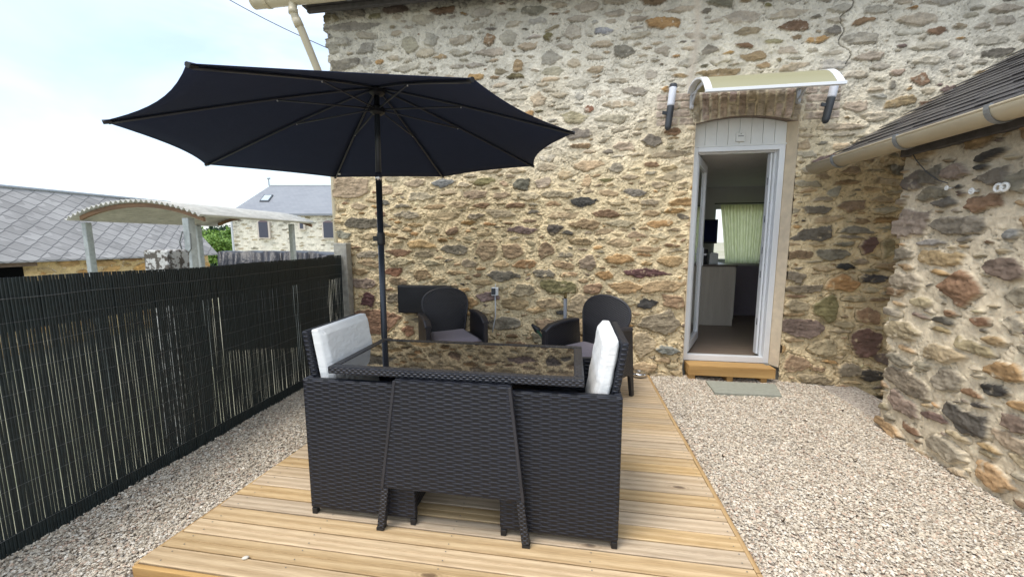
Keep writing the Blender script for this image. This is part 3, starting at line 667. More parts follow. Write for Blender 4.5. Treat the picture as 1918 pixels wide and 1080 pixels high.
wf = MB(); wf.box(wx0, wx0+.05, 7.62, 7.68, wz0, wz1); wf.box(wx1-.05, wx1, 7.62, 7.68, wz0, wz1); wf.box(wx0+.05, wx1-.05, 7.62, 7.68, wz0, wz0+.05); wf.box(wx0+.05, wx1-.05, 7.62, 7.68, wz1-.05, wz1)
wf.build('rear_window', M['pvc'], house)
cu = MB(); nx_ = 90; rows = []
for j in range(8):
    t = j/7; z = 2.04-t*1.04; w0 = 2.60+.14*t; w1 = 3.36-.05*t
    rows.append([(w0+(w1-w0)*i/nx_, 7.50+.022*math.sin(i*.95+.6*math.sin(i*.37))*(1-.2*t)+.008*math.sin(i*2.3), z) for i in range(nx_+1)])
cu.grid(rows); o = cu.build('curtain', M['curtain'], None, smooth=True); tag(o, 'sheer yellow green curtain hanging at the window inside the room', 'curtain')
q = MB(); q.tube([(2.5, 7.5, 2.06), (3.5, 7.5, 2.06)], .010, 8); q.build('curtain_rod', M['dkgrey'], o)
cb = empty('kitchen_unit', (1.83, 5.93, .17), 'pale oak kitchen unit standing inside the open doorway', 'cabinet')
q = MB(); q.box(0, .48, 0, .9, 0, .86); q.build('side_panel', M['cab'], cb, bevel=.002)
q = MB(); q.box(-.4, .50, -.012, .92, .861, .89); q.build('worktop', simple('worktop', (.16, .13, .11), .4), cb, bevel=.002)
q = MB(); q.box(-.38, -.002, .02, .9, 0, .86); q.build('cupboard', M['cab'], cb)
q = MB(); q.box(.481, .498, .02, .45, .10, .84); q.box(.481, .498, .46, .88, .10, .84); q.build('cupboard_door', M['cab'], cb, bevel=.002)
CT = .17+.891
def box_thing(name, x0, x1, y0, y1, z0, z1, mat, label, cat, bv=.004):
    q = MB(); q.box(x0, x1, y0, y1, z0, z1); o = q.build(name, mat, None, bevel=bv); return tag(o, label, cat)
cf = MB(); cf.box(1.86, 1.96, 6.05, 6.22, CT, CT+.22); cf.box(1.865, 1.955, 6.02, 6.05, CT+.15, CT+.22); cf.box(1.87, 1.95, 6.0, 6.05, CT, CT+.02)
tag(cf.build('coffee_maker', M['black'], None, bevel=.006), 'black coffee maker on the worktop just inside the door', 'coffee maker')
tn = MB(); tn.prism([(1.99, CT), (2.11, CT), (2.11, CT+.15), (2.09, CT+.165), (2.01, CT+.165), (1.99, CT+.15)], 6.05, 6.2)
tag(tn.build('tin_box', M['whitepaint'], None, bevel=.004), 'small white box beside the coffee maker on the worktop', 'box')
tv = MB(); a = atY(1310, 411, 7.0); b_ = atY(1343, 456, 7.0)
tv.box(a[0]-.35, b_[0], 7.0, 7.05, b_[2], a[2]); tvo = tv.build('wall_cabinet', M['dkgrey'], None, bevel=.006); tag(tvo, 'dark television with a deep blue screen behind the worktop', 'television')
tvo.name = 'television'
q = MB(); q.box(a[0]-.33, b_[0]-.02, 6.996, 6.9995, b_[2]+.03, a[2]-.02); q.build('screen', M['screen'], tvo)  # screen in plain dark blue, no emission
q = MB(); q.box((a[0]+b_[0])/2-.25, (a[0]+b_[0])/2-.10, 7.0, 7.05, b_[2]-.28, b_[2]-.001); q.build('stand', M['dkgrey'], tvo)
sb = MB(); sb.prism([(2.45, .17), (3.9, .17), (3.9, .92), (3.6, 1.0), (2.62, 1.0), (2.45, .9)], 6.75, 7.4)
tag(sb.build('sofa_back', M['mauve'], None, bevel=.03), 'dark upholstered sofa below the curtained window', 'sofa')
bpy.data.objects['sofa_back'].name = 'sofa'

# ------------------------------------------------------------------ things on the wall
# awning
aw = empty('door_awning', (1.59, WY, 2.75), 'small curved door awning with olive translucent sheet and white frame', 'awning')
def aw_prof(n=18, off=0):
    pts = [(4.15, 2.825), (4.12, 2.848), (4.05, 2.868), (3.95, 2.870), (3.85, 2.845), (3.74, 2.805), (3.66, 2.73), (3.60, 2.65)]
    t = np.linspace(0, len(pts)-1, n); return [(np.interp(q_, range(len(pts)), [p[0] for p in pts])-WY, np.interp(q_, range(len(pts)), [p[1] for p in pts])-2.75+off) for q_ in t]
def smooth_prof(n=22, off=0):
    P_ = aw_prof(40, off); P_ = np.array(P_); 
    for _ in range(12): P_[1:-1] = (P_[:-2]+P_[1:-1]*2+P_[2:])/4
    return P_[np.linspace(0, 39, n).astype(int)]
X0, X1 = 1.10-1.59, 2.09-1.59
sp_ = smooth_prof()
q = MB(); q.grid([[(x, y, z) for y, z in sp_] for x in (X0+.03, X1-.03)], thick=(0, 0, -.004)); q.build('sheet', M['poly'], aw, smooth=False)
for x in (X0, X1):
    q = MB(); q.grid([[(x-.028, y, z+.004) for y, z in sp_], [(x+.028, y, z+.004) for y, z in sp_]], thick=(0, 0, -.016)); q.build('edge_trim', M['alu'] if False else M['pvc'], aw)
q = MB(); y, z = sp_[-1]; q.box(X0-.03, X1+.03, y-.018, y+.012, z-.022, z+.004); q.build('front_bar', M['pvc'], aw, bevel=.003)
for x in (X0+.02, X1-.03):
    q = MB(); q.beam((x, -.03, .09), (x, -.03, -.07), .035, .02, (0, 1, 0)); q.tube([(x, -.035, -.05), (x, -.13, .02), (x, -.22, .06), (x, -.34, .055), (x, -.46, .0)], .011, 8)
    q.beam((x, -.04, .05), (x, -.40, .035), .014, .018); q.tube([(x-.012, -.04, -.06), (x+.012, -.04, -.06)], .022, 12)
    q.build('bracket', M['alu'], aw, bevel=.002)
# wall lamps
def lamp(top, bot, label):
    t, b_ = Vector(top), Vector(bot); o = empty('wall_lamp', bot, label, 'wall lamp', 'cylinder lamps either side of the door')
    d = t-b_; L = d.length; o.rotation_euler = d.to_track_quat('Z', 'Y').to_euler()
    q = MB(); q.lathe([(.001, 0), (.014, .004), (.026, .018), (.031, .04), (.033, .225), (.033, .228)], n=24); q.build('housing', M['dkgrey'], o, smooth=True)
    q = MB(); q.lathe([(.032, .229), (.034, .24), (.034, L-.045), (.033, L-.032)], n=24); q.build('diffuser', M['frost'], o, smooth=True)
    q = MB(); q.lathe([(.036, L-.031), (.036, L-.012), (.030, L), (.001, L+.003)], n=24); q.build('cap', M['dkgrey'], o, smooth=False)
    q = MB(); q.beam((0, .025, .16), (0, .075, .16), .012, .03); q.build('wall_mount', M['dkgrey'], o)
    return o
lamp((.928, 4.095, 2.893), (.890, 4.085, 2.463), 'wall lamp with black base and white top, left of the awning')
lamp((2.335, 4.095, 2.893), (2.262, 4.085, 2.463), 'wall lamp with black base and white top, partly behind the awning right end')
# black box low on the wall
q = MB(); q.box(-1.965, -1.345, 4.085, 4.165, .588, .905); o = q.build('meter_box', M['black'], None, bevel=.006); tag(o, 'flat black rectangular box on the wall behind the left armchair', 'box')
q = MB(); q.box(-1.955, -1.355, 4.076, 4.0845, .60, .893); q.build('lid', M['black'], o, bevel=.003)
# socket with conduit
o = empty('outdoor_socket', (-.84, 4.13, .85), 'small outdoor socket with dark cover and thin grey conduit on the wall', 'socket')
q = MB(); q.box(-.04, .035, -.02, .03, -.045, .045); q.build('case', M['pvc'], o, bevel=.006)
q = MB(); q.box(-.036, .010, -.032, -.021, -.032, .038); q.build('flap', M['dkgrey'], o, bevel=.004)
q = MB(); q.tube([(.0, .0, -.046), (.004, .0, -.2), (.002, -.005, -.28), (-.02, -.01, -.40), (-.03, -.01, -.46)], .007, 8); q.tube([(.005, 0, .045), (.004, .01, .08)], .005, 6); q.build('conduit', M['alu'], o, smooth=True)
# grey pipe
o = empty('wall_pipe', (-.07, 4.12, .84), 'short grey vertical pipe with a brass tap on the stone wall', 'pipe')
q = MB(); q.tube([(0, 0, -.05), (.0, 0, -.45), (.004, 0, -.8)], .019, 12); q.build('tube', M['zinc'] if False else simple('grey_pipe', (.15, .165, .19), .5), o, smooth=True)
q = MB(); q.lathe([(.012, -.05), (.018, -.03), (.014, .0), (.008, .02)], n=12); q.beam((-.025, 0, .0), (.02, -.02, .015), .008, .012); q.beam((0, 0, -.02), (0, -.045, -.035), .012, .012); q.build('tap', simple('brass', (.16, .12, .05), .4, metal=.8), o)
# green-handled tool leaning by the wall
o = empty('garden_broom', (-.30, 3.85, 0), 'green handled tool with black head leaning on the stone wall', 'garden tool')
q = MB(); q.tube([(-.085, .12, .50), (.20, -.10, .22), (.34, -.2, .08)], .013, 10); q.build('handle', M['green'], o, smooth=True)
q = MB(); q.lathe([(.030, .0), (.036, .03), (.022, .07), (.015, .11)], (0, 0, 0), 14)
q.v = [tuple(Vector((-.085, .12, .50))+Matrix.Rotation(R(-45), 3, 'Y') @ Vector((v[0], v[1], v[2]-.07))) for v in q.v]; q.build('head', M['black'], o, smooth=True)
# metal bowl
q = MB(); q.lathe([(.055, 0), (.075, .018), (.078, .034), (.072, .05), (.060, .046), (.05, .03), (.001, .022)], (.70, 4.02, .004), 28)
tag(q.build('metal_bowl', M['chrome'], None, smooth=True), 'small stainless steel bowl on the deck end by the wall', 'bowl')
# top gutter, downpipe, cable
o = empty('roof_gutter', (-3.31, 3.90, 3.905), 'sand coloured round gutter running along the tall house eaves', 'gutter')
def half_gutter(mb, x0, x1, r, axis='x', c=(0,0,0), segs=8, lip=True):
    sec = [(math.cos(a)*r, math.sin(a)*r) for a in np.linspace(math.pi, 2*math.pi, segs+1)]
    rows = []
    for t in np.linspace(x0, x1, 3):
        rows.append([(c[0]+t, c[1]+a, c[2]+b) if axis == 'x' else (c[0]+a, c[1]+t, c[2]+b) for a, b in sec])
    mb.grid(rows)
q = MB(); half_gutter(q, -.03, 9.1, .075); q.build('trough', M['beige'], o, smooth=True, solid=.005)
q = MB(); q.prism([(math.cos(a)*.077, math.sin(a)*.077) for a in np.linspace(math.pi, 2*math.pi, 12)], -.045, -.028, 'x'); q.build('end_cap', M['beige'], o)
for x in (.10, 1.0, 2.0):
    q = MB(); half_gutter(q, x, x+.035, .081, segs=10); q.build('bracket', M['beige'] if x < .5 else M['zinc'], o, solid=.004)
o = empty('downpipe', (-2.905, 3.90, 3.84), 'sand coloured downpipe slanting back from the top gutter to the house corner', 'downpipe')
q = MB(); q.tube([(0, 0, .01), (0, 0, -.07), (.012, .02, -.14), (.035, .06, -.22), (.10, .24, -.62), (.125, .335, -.95), (.13, .345, -1.1), (.13, .345, -5.0)], .04, 14); q.build('pipe', M['beige'], o, smooth=True)
q = MB(); q.tube([(0, 0, -.05), (0, 0, -.10)], .046, 14); q.tube([(.010, .018, -.13), (.028, .048, -.20)], .046, 14); q.build('collar', M['beige'], o, smooth=True)
a, b_ = atY(380, -28, 7.0), atY(608, 88, 8.3); 
q = MB(); q.tube([tuple(a+(b_-a)*t+np.array((0, 0, -.05*math.sin(math.pi*t)))) for t in np.linspace(-.5, 1.6, 14)], .008, 6)
tag(q.build('overhead_cable', M['black'], None), 'thin black overhead cable crossing the sky beside the downpipe', 'cable')

# ------------------------------------------------------------------ step, slab
st = empty('door_step', (1.59, 4.20, GZ), 'low wooden step of squared beams below the door', 'step')
q = MB(); q.box(-.385, .435, -.13, -.002, .055, .16); q.build('front_beam', M['step'], st, bevel=.006)
q = MB(); q.box(-.385, .40, .0, .058, .057, .158); q.build('back_beam', M['step'], st, bevel=.006)
for x in (-.345, .02, .34):
    q = MB(); q.box(x-.03, x+.03, -.11, .03, -.02, .0545); q.build('bearer', M['step'], st, bevel=.004)
o = MB(); pts = [(1.325, 3.995), (1.320, 3.70), (1.925, 3.70), (2.00, 3.995)]
q = MB(); q.prism([(1.335, 3.70), (1.915, 3.715), (2.0, 4.02), (1.355, 4.02)], GZ-.01, GZ+.028, 'z')
tag(q.build('stone_slab', M['slab'], None, bevel=.005), 'flat grey green slab on the gravel in front of the wooden step', 'slab')

# ------------------------------------------------------------------ deck
dk = empty('timber_deck', (0, 0, 0), 'low platform of pale pine boards under the dining set', 'deck')
vs, fs, cs = [], [], []
gr = random.Random(3)
PITCH = .0945; NB = 30
for i in range(NB):
    y0 = 1.262+i*PITCH+.0032; y1 = 1.262+(i+1)*PITCH-.0032; tone = (gr.random(), gr.random(), gr.random()); zt_ = gr.uniform(-.0015, .0015)
    xl, xr = dleft(y0)+gr.uniform(-.004, .004), .792+gr.uniform(-.002, .002)
    halves = [(y0, y1)]
    for (a, b_) in halves:
        n0 = len(vs); e = .0035
        sec = [(a, -.028), (a, zt_-e), (a+e, zt_), (b_-e, zt_), (b_, zt_-e), (b_, -.028)]
        sec = [(a, -.028), (a, zt_-e), (a+e, zt_), ((a+b_)/2-.002, zt_), ((a+b_)/2, zt_-(.0035 if i % 3 else .0)), ((a+b_)/2+.002, zt_), (b_-e, zt_), (b_, zt_-e), (b_, -.028)]
        k = len(sec)
        for x in (xl, xr): vs += [(x, yy, zz_) for yy, zz_ in sec]; cs += [tone]*k
        fs += [(n0+j, n0+(j+1) % k, n0+k+(j+1) % k, n0+k+j) for j in range(k)]+[tuple(n0+j for j in range(k))[::-1], tuple(n0+k+j for j in range(k))]
me = bpy.data.meshes.new('boards'); me.from_pydata(vs, [], fs); me.update()
ca = me.color_attributes.new('Col', 'FLOAT_COLOR', 'POINT'); ca.data.foreach_set('color', np.array([(*c, 1) for c in cs], 'f').ravel())
me.materials.append(M['deck']); bo = bpy.data.objects.new('boards', me); C.objects.link(bo); bo.parent = dk
q = MB(); q.box(.796, .818, 1.25, 1.62, -.12, -.002); q.box(.797, .819, 1.626, 4.10, -.12, -.003); q.build('edging_board', M['pine_y'], dk, bevel=.003)
q = MB(); q.box(dleft(1.25), .794, 1.238, 1.258, -.14, -.003); q.build('front_fascia', M['step'], dk, bevel=.003)
q = MB(); q.hexa([(dleft(1.26)-.022, 1.26, -.13), (dleft(1.26)-.004, 1.26, -.13), (dleft(4.1)-.004, 4.1, -.13), (dleft(4.1)-.022, 4.1, -.13),
                  (dleft(1.26)-.022, 1.26, -.010), (dleft(1.26)-.004, 1.26, -.010), (dleft(4.1)-.004, 4.1, -.010), (dleft(4.1)-.022, 4.1, -.010)]); q.build('side_board', M['pine_y'], dk)
q = MB(); q.box(-1.8, .79, 1.27, 4.09, -.05, -.030); q.build('underframe', M['slate_edge'], dk)
q = MB(); ns = 0; disc = None
for i in range(NB):
    for xx_ in (-1.78+i*.0064, -1.2, -.55, .1, .76):
        for o_ in (.022, .072):
            cx_, cy_ = xx_+gr.uniform(-.006, .006), 1.262+i*PITCH+o_; ring = [(.0032*math.cos(a), .0032*math.sin(a), 0) for a in np.linspace(0, 2*math.pi, 7)[:-1]]; ns += 1
            if ns > 100: q.add([(cx_+a, cy_+b_, .0022) for a, b_, _ in ring], [tuple(range(6))])
            elif disc is None: q1 = MB(); q1.add(ring, [tuple(range(6))]); disc = q1.build('screw', M['wire'], dk, loc=(cx_, cy_, .0022))
            else: c = disc.copy(); C.objects.link(c); c.parent = dk; c.location = (cx_, cy_, .0022)
tag(q.build('screws', M['wire'], dk), kind='stuff')

# ------------------------------------------------------------------ fence
fe = empty('reed_screen', (0, 0, 0), 'long dark green black slatted screen fence along the left of the terrace', 'fence')
A_, B_ = np.array((-2.492, .10)), np.array((-2.622, 4.12)); FL = np.linalg.norm(B_-A_); fd = (B_-A_)/FL; fn = np.array((fd[1], -fd[0]))
gr = np.random.default_rng(8); vs = []; fs = []
s_ = 0
def ftop(s): return 1.236+.008*math.sin(s*1.7+.6)+.004*math.sin(s*5.1)
while s_ < FL:
    w = gr.uniform(.0121, .0129); gap = max(.00005, gr.normal(.00050, .0002)*float(np.interp(s_, [1.2, 2.1], [1, .08])))
    nseg = 9; topz = ftop(s_)+gr.normal(0, .0008); ph = gr.uniform(0, 6); n0 = len(vs); off = gr.normal(0, .0006)
    for j in range(nseg+1):
        z = -.06+(topz+.06)*j/nseg; b_ = off+.0012*math.sin(z*5+ph); so_2 = .0003*math.sin(z*4.1+ph*1.7)
        for (u_, t_) in ((0, 0), (.25, .0022), (.75, .0022), (1, 0), (.75, -.0022), (.25, -.0022)):
            p = A_+fd*(s_+u_*w+so_2)+fn*(t_+b_); vs.append((p[0], p[1], z))
    for j in range(nseg):
        for k in range(6): fs.append((n0+j*6+k, n0+j*6+(k+1) % 6, n0+(j+1)*6+(k+1) % 6, n0+(j+1)*6+k))
    # cane nodes are implied by tiny bulges; top cap
    fs.append(tuple(n0+nseg*6+k for k in range(6)))
    s_ += w+gap
q = MB(); q.v, q.f = vs, fs; q.build('slats', M['reed'], fe)
for z in [.06+.108*i for i in range(11)]:
    q = MB(); q.tube([tuple([*(A_+fd*s+fn*.0058), z+.004*math.sin(s*3+z*9)+.002*math.sin(s*17)]) for s in np.linspace(0, FL, 90)], .0011 if z < 1.1 else .0018, 5); q.build('binding_wire', M['wire'], fe)
q = MB(); rows = [[tuple([*(A_+fd*s-fn*.016), z]) for s in np.linspace(0, FL, 30)] for z in (.99, 1.215)]; q.grid(rows); q.build('backing_net', M['net'], fe, solid=.002)
q = MB(); rows = [[tuple([*(A_+fd*s-fn*.016), z]) for s in np.linspace(0, FL, 30)] for z in (-.1, .05)]; q.grid(rows); q.build('lower_net', M['net'], fe, solid=.002)
for s in (.3, 2.2):
    p = A_+fd*s-fn*.05; q = MB(); q.box(p[0]-.02, p[0]+.02, p[1]-.02, p[1]+.02, -.4, 1.18); q.build('post', M['black'], fe)
# concrete posts
q = MB(); a = atY(629, 455, 4.10); b_ = atY(654, 480, 4.10)
q.box(a[0], b_[0]+.0, 4.05, 4.15, -.3, a[2]); tag(q.build('concrete_post', M['concrete'], None, bevel=.008), 'grey concrete post where the screen meets the house corner', 'post')
pil = MB(); a = atX(315, 469, -3.6); b_ = atX(362, 469, -3.6)
pil.box(-3.86, -3.60, a[1]-.01, b_[1]-.04, -.9, 1.325); po = pil.build('old_pillar', M['concrete'], None, bevel=.015); tag(po, 'squat stained concrete pillar with flaking whitewash behind the screen', 'pillar')
md = po.modifiers.new('sub', 'SUBSURF'); md.subdivision_type = 'SIMPLE'; md.levels = md.render_levels = 4
tx = bpy.data.textures.new('rough', 'CLOUDS'); tx.noise_scale = .06; dm = po.modifiers.new('disp', 'DISPLACE'); dm.texture = tx; dm.strength = .02
def pillar_mat():
    m, n, l, b = nmat('pillar_render')
    f1 = noise(n, l, 13, 6, .65)
    c = ramp(n, l, f1, [(.42, (.085,.075,.062)), (.49, (.13,.115,.10)), (.52, (.48,.48,.46)), (.8, (.60,.60,.58))])
    l.new(c, b.inputs['Base Color']); b.inputs['Roughness'].default_value = .95; l.new(bump(n, l, f1, .6, .01), b.inputs['Normal']); return m
po.data.materials[0] = pillar_mat()

# ------------------------------------------------------------------ umbrella
PX, PY = -1.358, 2.60
um = empty('garden_parasol', (PX, PY, 0), 'large open charcoal parasol over the dining table', 'parasol')
tips = []
for (px, py) in ((192,227),(385,308),(628,332),(830,331),(1000,311),(1077,248),(885,147),(350,119)):
    d = ray(px, py); # tilted rim plane z = 2.039+.038(x-PX)+.011(y-PY)
    nn = np.array((-.038, -.011, 1)); p0 = np.array((PX, PY, 2.039)); t = nn.dot(p0-CAM)/nn.dot(d); tips.append(CAM+d*t-np.array((PX, PY, 0)))
APEX = np.array((0.015, 0, 2.455))
def rib_pt(k, t, drop=0):
    p = APEX*(1-t)+tips[k % 8]*t; return np.array((p[0], p[1], p[2]+.012*math.sin(math.pi*t**.8)-drop))
vs, fs = [], []; NR, NA = 14, 10
for k in range(8):
    n0 = len(vs)
    for i in range(NR+1):
        t = i/NR; a, b_ = rib_pt(k, t), rib_pt(k+1, t)
        for j in range(NA+1):
            s = j/NA; bow = 4*s*(1-s); p = a*(1-s)+b_*s
            ctr = APEX*(1-t)+p*t if False else APEX
            bw_ = (.055, .03, .03, .05, .07, .045, .004, .05)[k]; p = p+(APEX-p)*np.array((bw_, bw_, 0))*bow*t**3; p[2] += (-.022 if k != 6 else -.004)*bow*t*(1-t)
            vs.append(tuple(p))
    w = NA+1
    for i in range(NR):
        for j in range(NA): fs.append((n0+i*w+j, n0+i*w+j+1, n0+(i+1)*w+j+1, n0+(i+1)*w+j))
q = MB(); q.v, q.f = vs, fs; q.build('canopy', M['canopy'], um, smooth=True, solid=.0025)
ri = simple('rib_metal', (.045, .05, .064), .4, .1, 12, metal=.2)
for k in range(8):
    q = MB(); q.tube([tuple(rib_pt(k, t, .014)) for t in np.linspace(.02, .985, 12)], .0065, 6); rb = q.build('rib', ri, um, smooth=True)
    a = np.array((.012, 0, 2.30)); dr = rib_pt(k, .5)-APEX; dr[2] = 0; dr /= np.linalg.norm(dr)
    q = MB(); q.tube([tuple(a+dr*.04), tuple(rib_pt(k, .44, .02))], .0058, 6); q.build('strut', ri, um, smooth=True)
    q = MB(); e = rib_pt(k, .44, .02); q.box(e[0]-.003, e[0]+.003, e[1]-.003, e[1]+.003, e[2]-.008, e[2]+.008); q.build('rivet', M['alu'], rb)
    q = MB(); e = rib_pt(k, 1.0, .004); q.tube([tuple(rib_pt(k, .975, .008)), tuple(e)], .011, 8); q.build('rib_cap', M['black'], rb)
q = MB(); q.tube([(.0, 0, 1.86), (.012, 0, 2.44)], .0185, 16); q.build('upper_pole', M['polemat'], um, smooth=True)
q = MB(); q.tube([(-.015, 0, .06), (-.01, 0, .5), (0, 0, 1.84)], .0215, 18); q.build('lower_pole', M['polemat'], um, smooth=True)
q = MB(); q.lathe([(.0245, 1.825), (.0245, 1.850), (.0205, 1.862), (.0195, 1.88)], n=18); q.build('collar', M['chrome'], um, smooth=True)
q = MB(); q.lathe([(.03, 2.265), (.05, 2.28), (.05, 2.31), (.03, 2.325)], (.012, 0, 0), 16); q.build('runner', M['black'], um)
q = MB(); q.lathe([(.03, 2.39), (.052, 2.405), (.052, 2.43), (.02, 2.445)], (.014, 0, 0), 16); q.build('hub', M['black'], um)
q = MB(); q.lathe([(.025, -.045), (.028, -.03), (.028, .03), (.025, .045)], (-.001, 0, 1.42), 16); q.beam((-.025, 0, 1.42), (-.056, -.01, 1.42), .026, .036); q.build('crank_housing', M['black'], um, bevel=.003)
q = MB(); q.lathe([(.27, .0), (.27, .05), (.20, .075), (.06, .085), (.035, .10), (.035, .32), (.001, .33)], (-.015, 0, .002), 30); q.build('base', M['black'], um)
q = MB(); e = rib_pt(1, .9, .02); e = rib_pt(2, .90, .022); q.box(e[0]-.004, e[0]+.02, e[1]-.004, e[1]+.004, e[2]-.02, e[2]-.006); q.build('care_label', M['whitepaint'], um)

# ------------------------------------------------------------------ dining table
TX0, TX1, TY0, TY1, TZ = -1.166, .060, 1.642, 2.195, .800
tb = empty('dining_table', (0, 0, 0), 'low rattan dining table with black reflective glass top', 'table')
q = MB(); rw = .045
q.box(TX0, TX1, TY0, TY0+rw, TZ-.036, TZ); q.box(TX0, TX1, TY1-rw, TY1, TZ-.036, TZ); q.box(TX0, TX0+rw, TY0+rw, TY1-rw, TZ-.036, TZ); q.box(TX1-rw, TX1, TY0+rw, TY1-rw, TZ-.036, TZ)
q.build('rim', M['rattan_rim'], tb, bevel=.006)
q = MB(); q.box(TX0+rw, TX1-rw, TY0+rw, TY1-rw, TZ-.012, TZ-.003); q.build('glass_top', M['glass_top'], tb)
q = MB(); q.box(-.80, -.27, 1.64, 2.20, TZ-.085, TZ-.037); q.build('top_frame', M['rattan'], tb)
def table_end(yt, yb, name):
    th = .030 if yb < yt else -.030
    zp, zt2 = .225, TZ-.037
    def pt(x, z, dy=0): t = (zt2-z)/zt2; return (x, yt+(yb-yt)*t+dy, z)
    xl0, xl1 = -.812, -.925; xr0, xr1 = -.260, -.172
    def xl(z): return xl0+(xl1-xl0)*(zt2-z)/zt2
    def xr(z): return xr0+(xr1-xr0)*(zt2-z)/zt2
    q = MB(); q.hexa([pt(xl(zp), zp), pt(xr(zp), zp), pt(xr(zp), zp, th), pt(xl(zp), zp, th), pt(xl0, zt2), pt(xr0, zt2), pt(xr0, zt2, th), pt(xl0, zt2, th)])
    q.build('end_panel', M['rattan'], tb, bevel=.004)
    for sgn, xe in ((1, xl), (-1, xr)):
        q = MB(); dyt = -.004 if th > 0 else .004; w0_ = .013*sgn
        q.hexa([pt(xe(zp)-.002*sgn, zp, dyt), pt(xe(zp)+w0_, zp, dyt), pt(xe(zp)+w0_, zp, th*.8), pt(xe(zp)-.002*sgn, zp, th*.8), pt(xe(zt2)-.002*sgn, zt2-.002, dyt), pt(xe(zt2)+w0_, zt2-.002, dyt), pt(xe(zt2)+w0_, zt2-.002, th*.8), pt(xe(zt2)-.002*sgn, zt2-.002, th*.8)])
        q.build('edge_binding', M['plastic'], tb, bevel=.003)
        w = .036*sgn; q = MB(); q.hexa([pt(xe(.015), .015), pt(xe(.015)+w, .015), pt(xe(.015)+w, .015, th*1.2), pt(xe(.015), .015, th*1.2), pt(xe(zp), zp-.0005), pt(xe(zp)+w, zp-.0005), pt(xe(zp)+w, zp-.0005, th*1.2), pt(xe(zp), zp-.0005, th*1.2)])
        lg = q.build('leg', M['rattan_rim'], tb, bevel=.004)
        q = MB(); xx_ = xe(.0); q.hexa([pt(xx_, 0), pt(xx_+w, 0), pt(xx_+w, 0, th*1.2), pt(xx_, 0, th*1.2), pt(xx_, .0145), pt(xx_+w, .0145), pt(xx_+w, .0145, th*1.2), pt(xx_, .0145, th*1.2)]); q.build('foot', M['black'], lg)
table_end(1.607, 1.598, 'f'); table_end(2.235, 2.245, 'b')

# ------------------------------------------------------------------ cube chairs
def cube_chair(label, flip, x_out, x_in, cush_label):
    # local frame: x from outer back (0) to the open front (w); mirrored with flip
    s = -1 if flip else 1; w = abs(x_in-x_out); D_ = .58; ch = empty('cube_chair', (x_out, 1.652, 0), label, 'chair', 'rattan cube chairs at the dining table')
    X = lambda a: a*s
    def bx(q, a0, a1, y0, y1, z0, z1): q.box(min(X(a0), X(a1)), max(X(a0), X(a1)), y0, y1, z0, z1); return q
    bx(MB(), 0, w, 0, .038, .035, .728).build('side_panel', M['rattan'], ch, bevel=.011)
    bx(MB(), 0, w, D_-.035, D_, .035, .728).build('side_panel', M['rattan'], ch, bevel=.006)
    bx(MB(), .001, .034, .0355, D_-.0355, .035, .726).build('back_panel', M['rattan'], ch, bevel=.006)
    bx(MB(), .04, w-.02, .036, D_-.036, .28, .33).build('seat', M['rattan'], ch)
    bx(MB(), w-.05, w-.02, .036, D_-.036, .05, .279).build('seat_apron', M['rattan'], ch)
    bx(MB(), .10, w-.01, .045, D_-.045, .331, .40).build('seat_cushion', M['cushion'], ch, bevel=.02)
    for a in (.003, w-.031):
        for y in (.003, D_-.031): bx(MB(), a, a+.028, y, y+.028, 0, .0345).build('foot', M['black'], ch, bevel=.004)
    # folding back rest leaning outwards, rising above the arms
    q = MB(); z0, z1 = .36, .955; xo0, xo1 = .065, -.028; y0, y1 = .05, D_-.05
    def pp(t, y, o): return (X(xo0+(xo1-xo0)*t+o), y, z0+(z1-z0)*t)
    q.hexa([pp(0, y0, 0), pp(0, y1, 0), pp(0, y1, .034), pp(0, y0, .034), pp(1, y0, 0), pp(1, y1, 0), pp(1, y1, .034), pp(1, y0, .034)])
    q.build('backrest', M['rattan'], ch, bevel=.012)
    nx_, nz_ = 16, 20; front = []; back = []
    gr_ = np.random.default_rng(3 if flip else 4)
    def cgrid(o, bulge):
        rows = []
        for i in range(nz_+1):
            t = .02+.99*i/nz_; row = []
            for j in range(nx_+1):
                u_ = j/nx_; yy = y0+.012+(y1-y0-.024)*u_
                e = min(u_, 1-u_, i/nz_*1.2, (1-i/nz_)*1.2); e = min(1, e/.06); e = math.sqrt(max(0, 1-(1-e)**2))
                p = pp(t, yy, o+bulge*(.6*e-.6)+.002*math.sin(i*1.7+j)*e); row.append(p)
            rows.append(row)
        return rows
    q = MB(); Fg = cgrid(.036+.075, .035); Bg = cgrid(.036, -.02)
    q.grid(Fg); q.grid(Bg); n = (nx_+1)*(nz_+1); w_ = nx_+1
    edge = [j for j in range(w_)]+[i*w_+nx_ for i in range(1, nz_+1)]+[nz_*w_+j for j in range(nx_-1, -1, -1)]+[i*w_ for i in range(nz_-1, 0, -1)]
    for a, b_ in zip(edge, edge[1:]+edge[:1]): q.f.append((a, b_, b_+n, a+n))
    c = q.build('back_cushion', M['cushion'], ch, bevel=.008)
    return ch
cube_chair('rattan cube chair at the left end of the table, with white back cushion', False, -1.316, -.745, '')
cube_chair('rattan cube chair at the right end of the table, with white back cushion', True, .228, -.322, '')

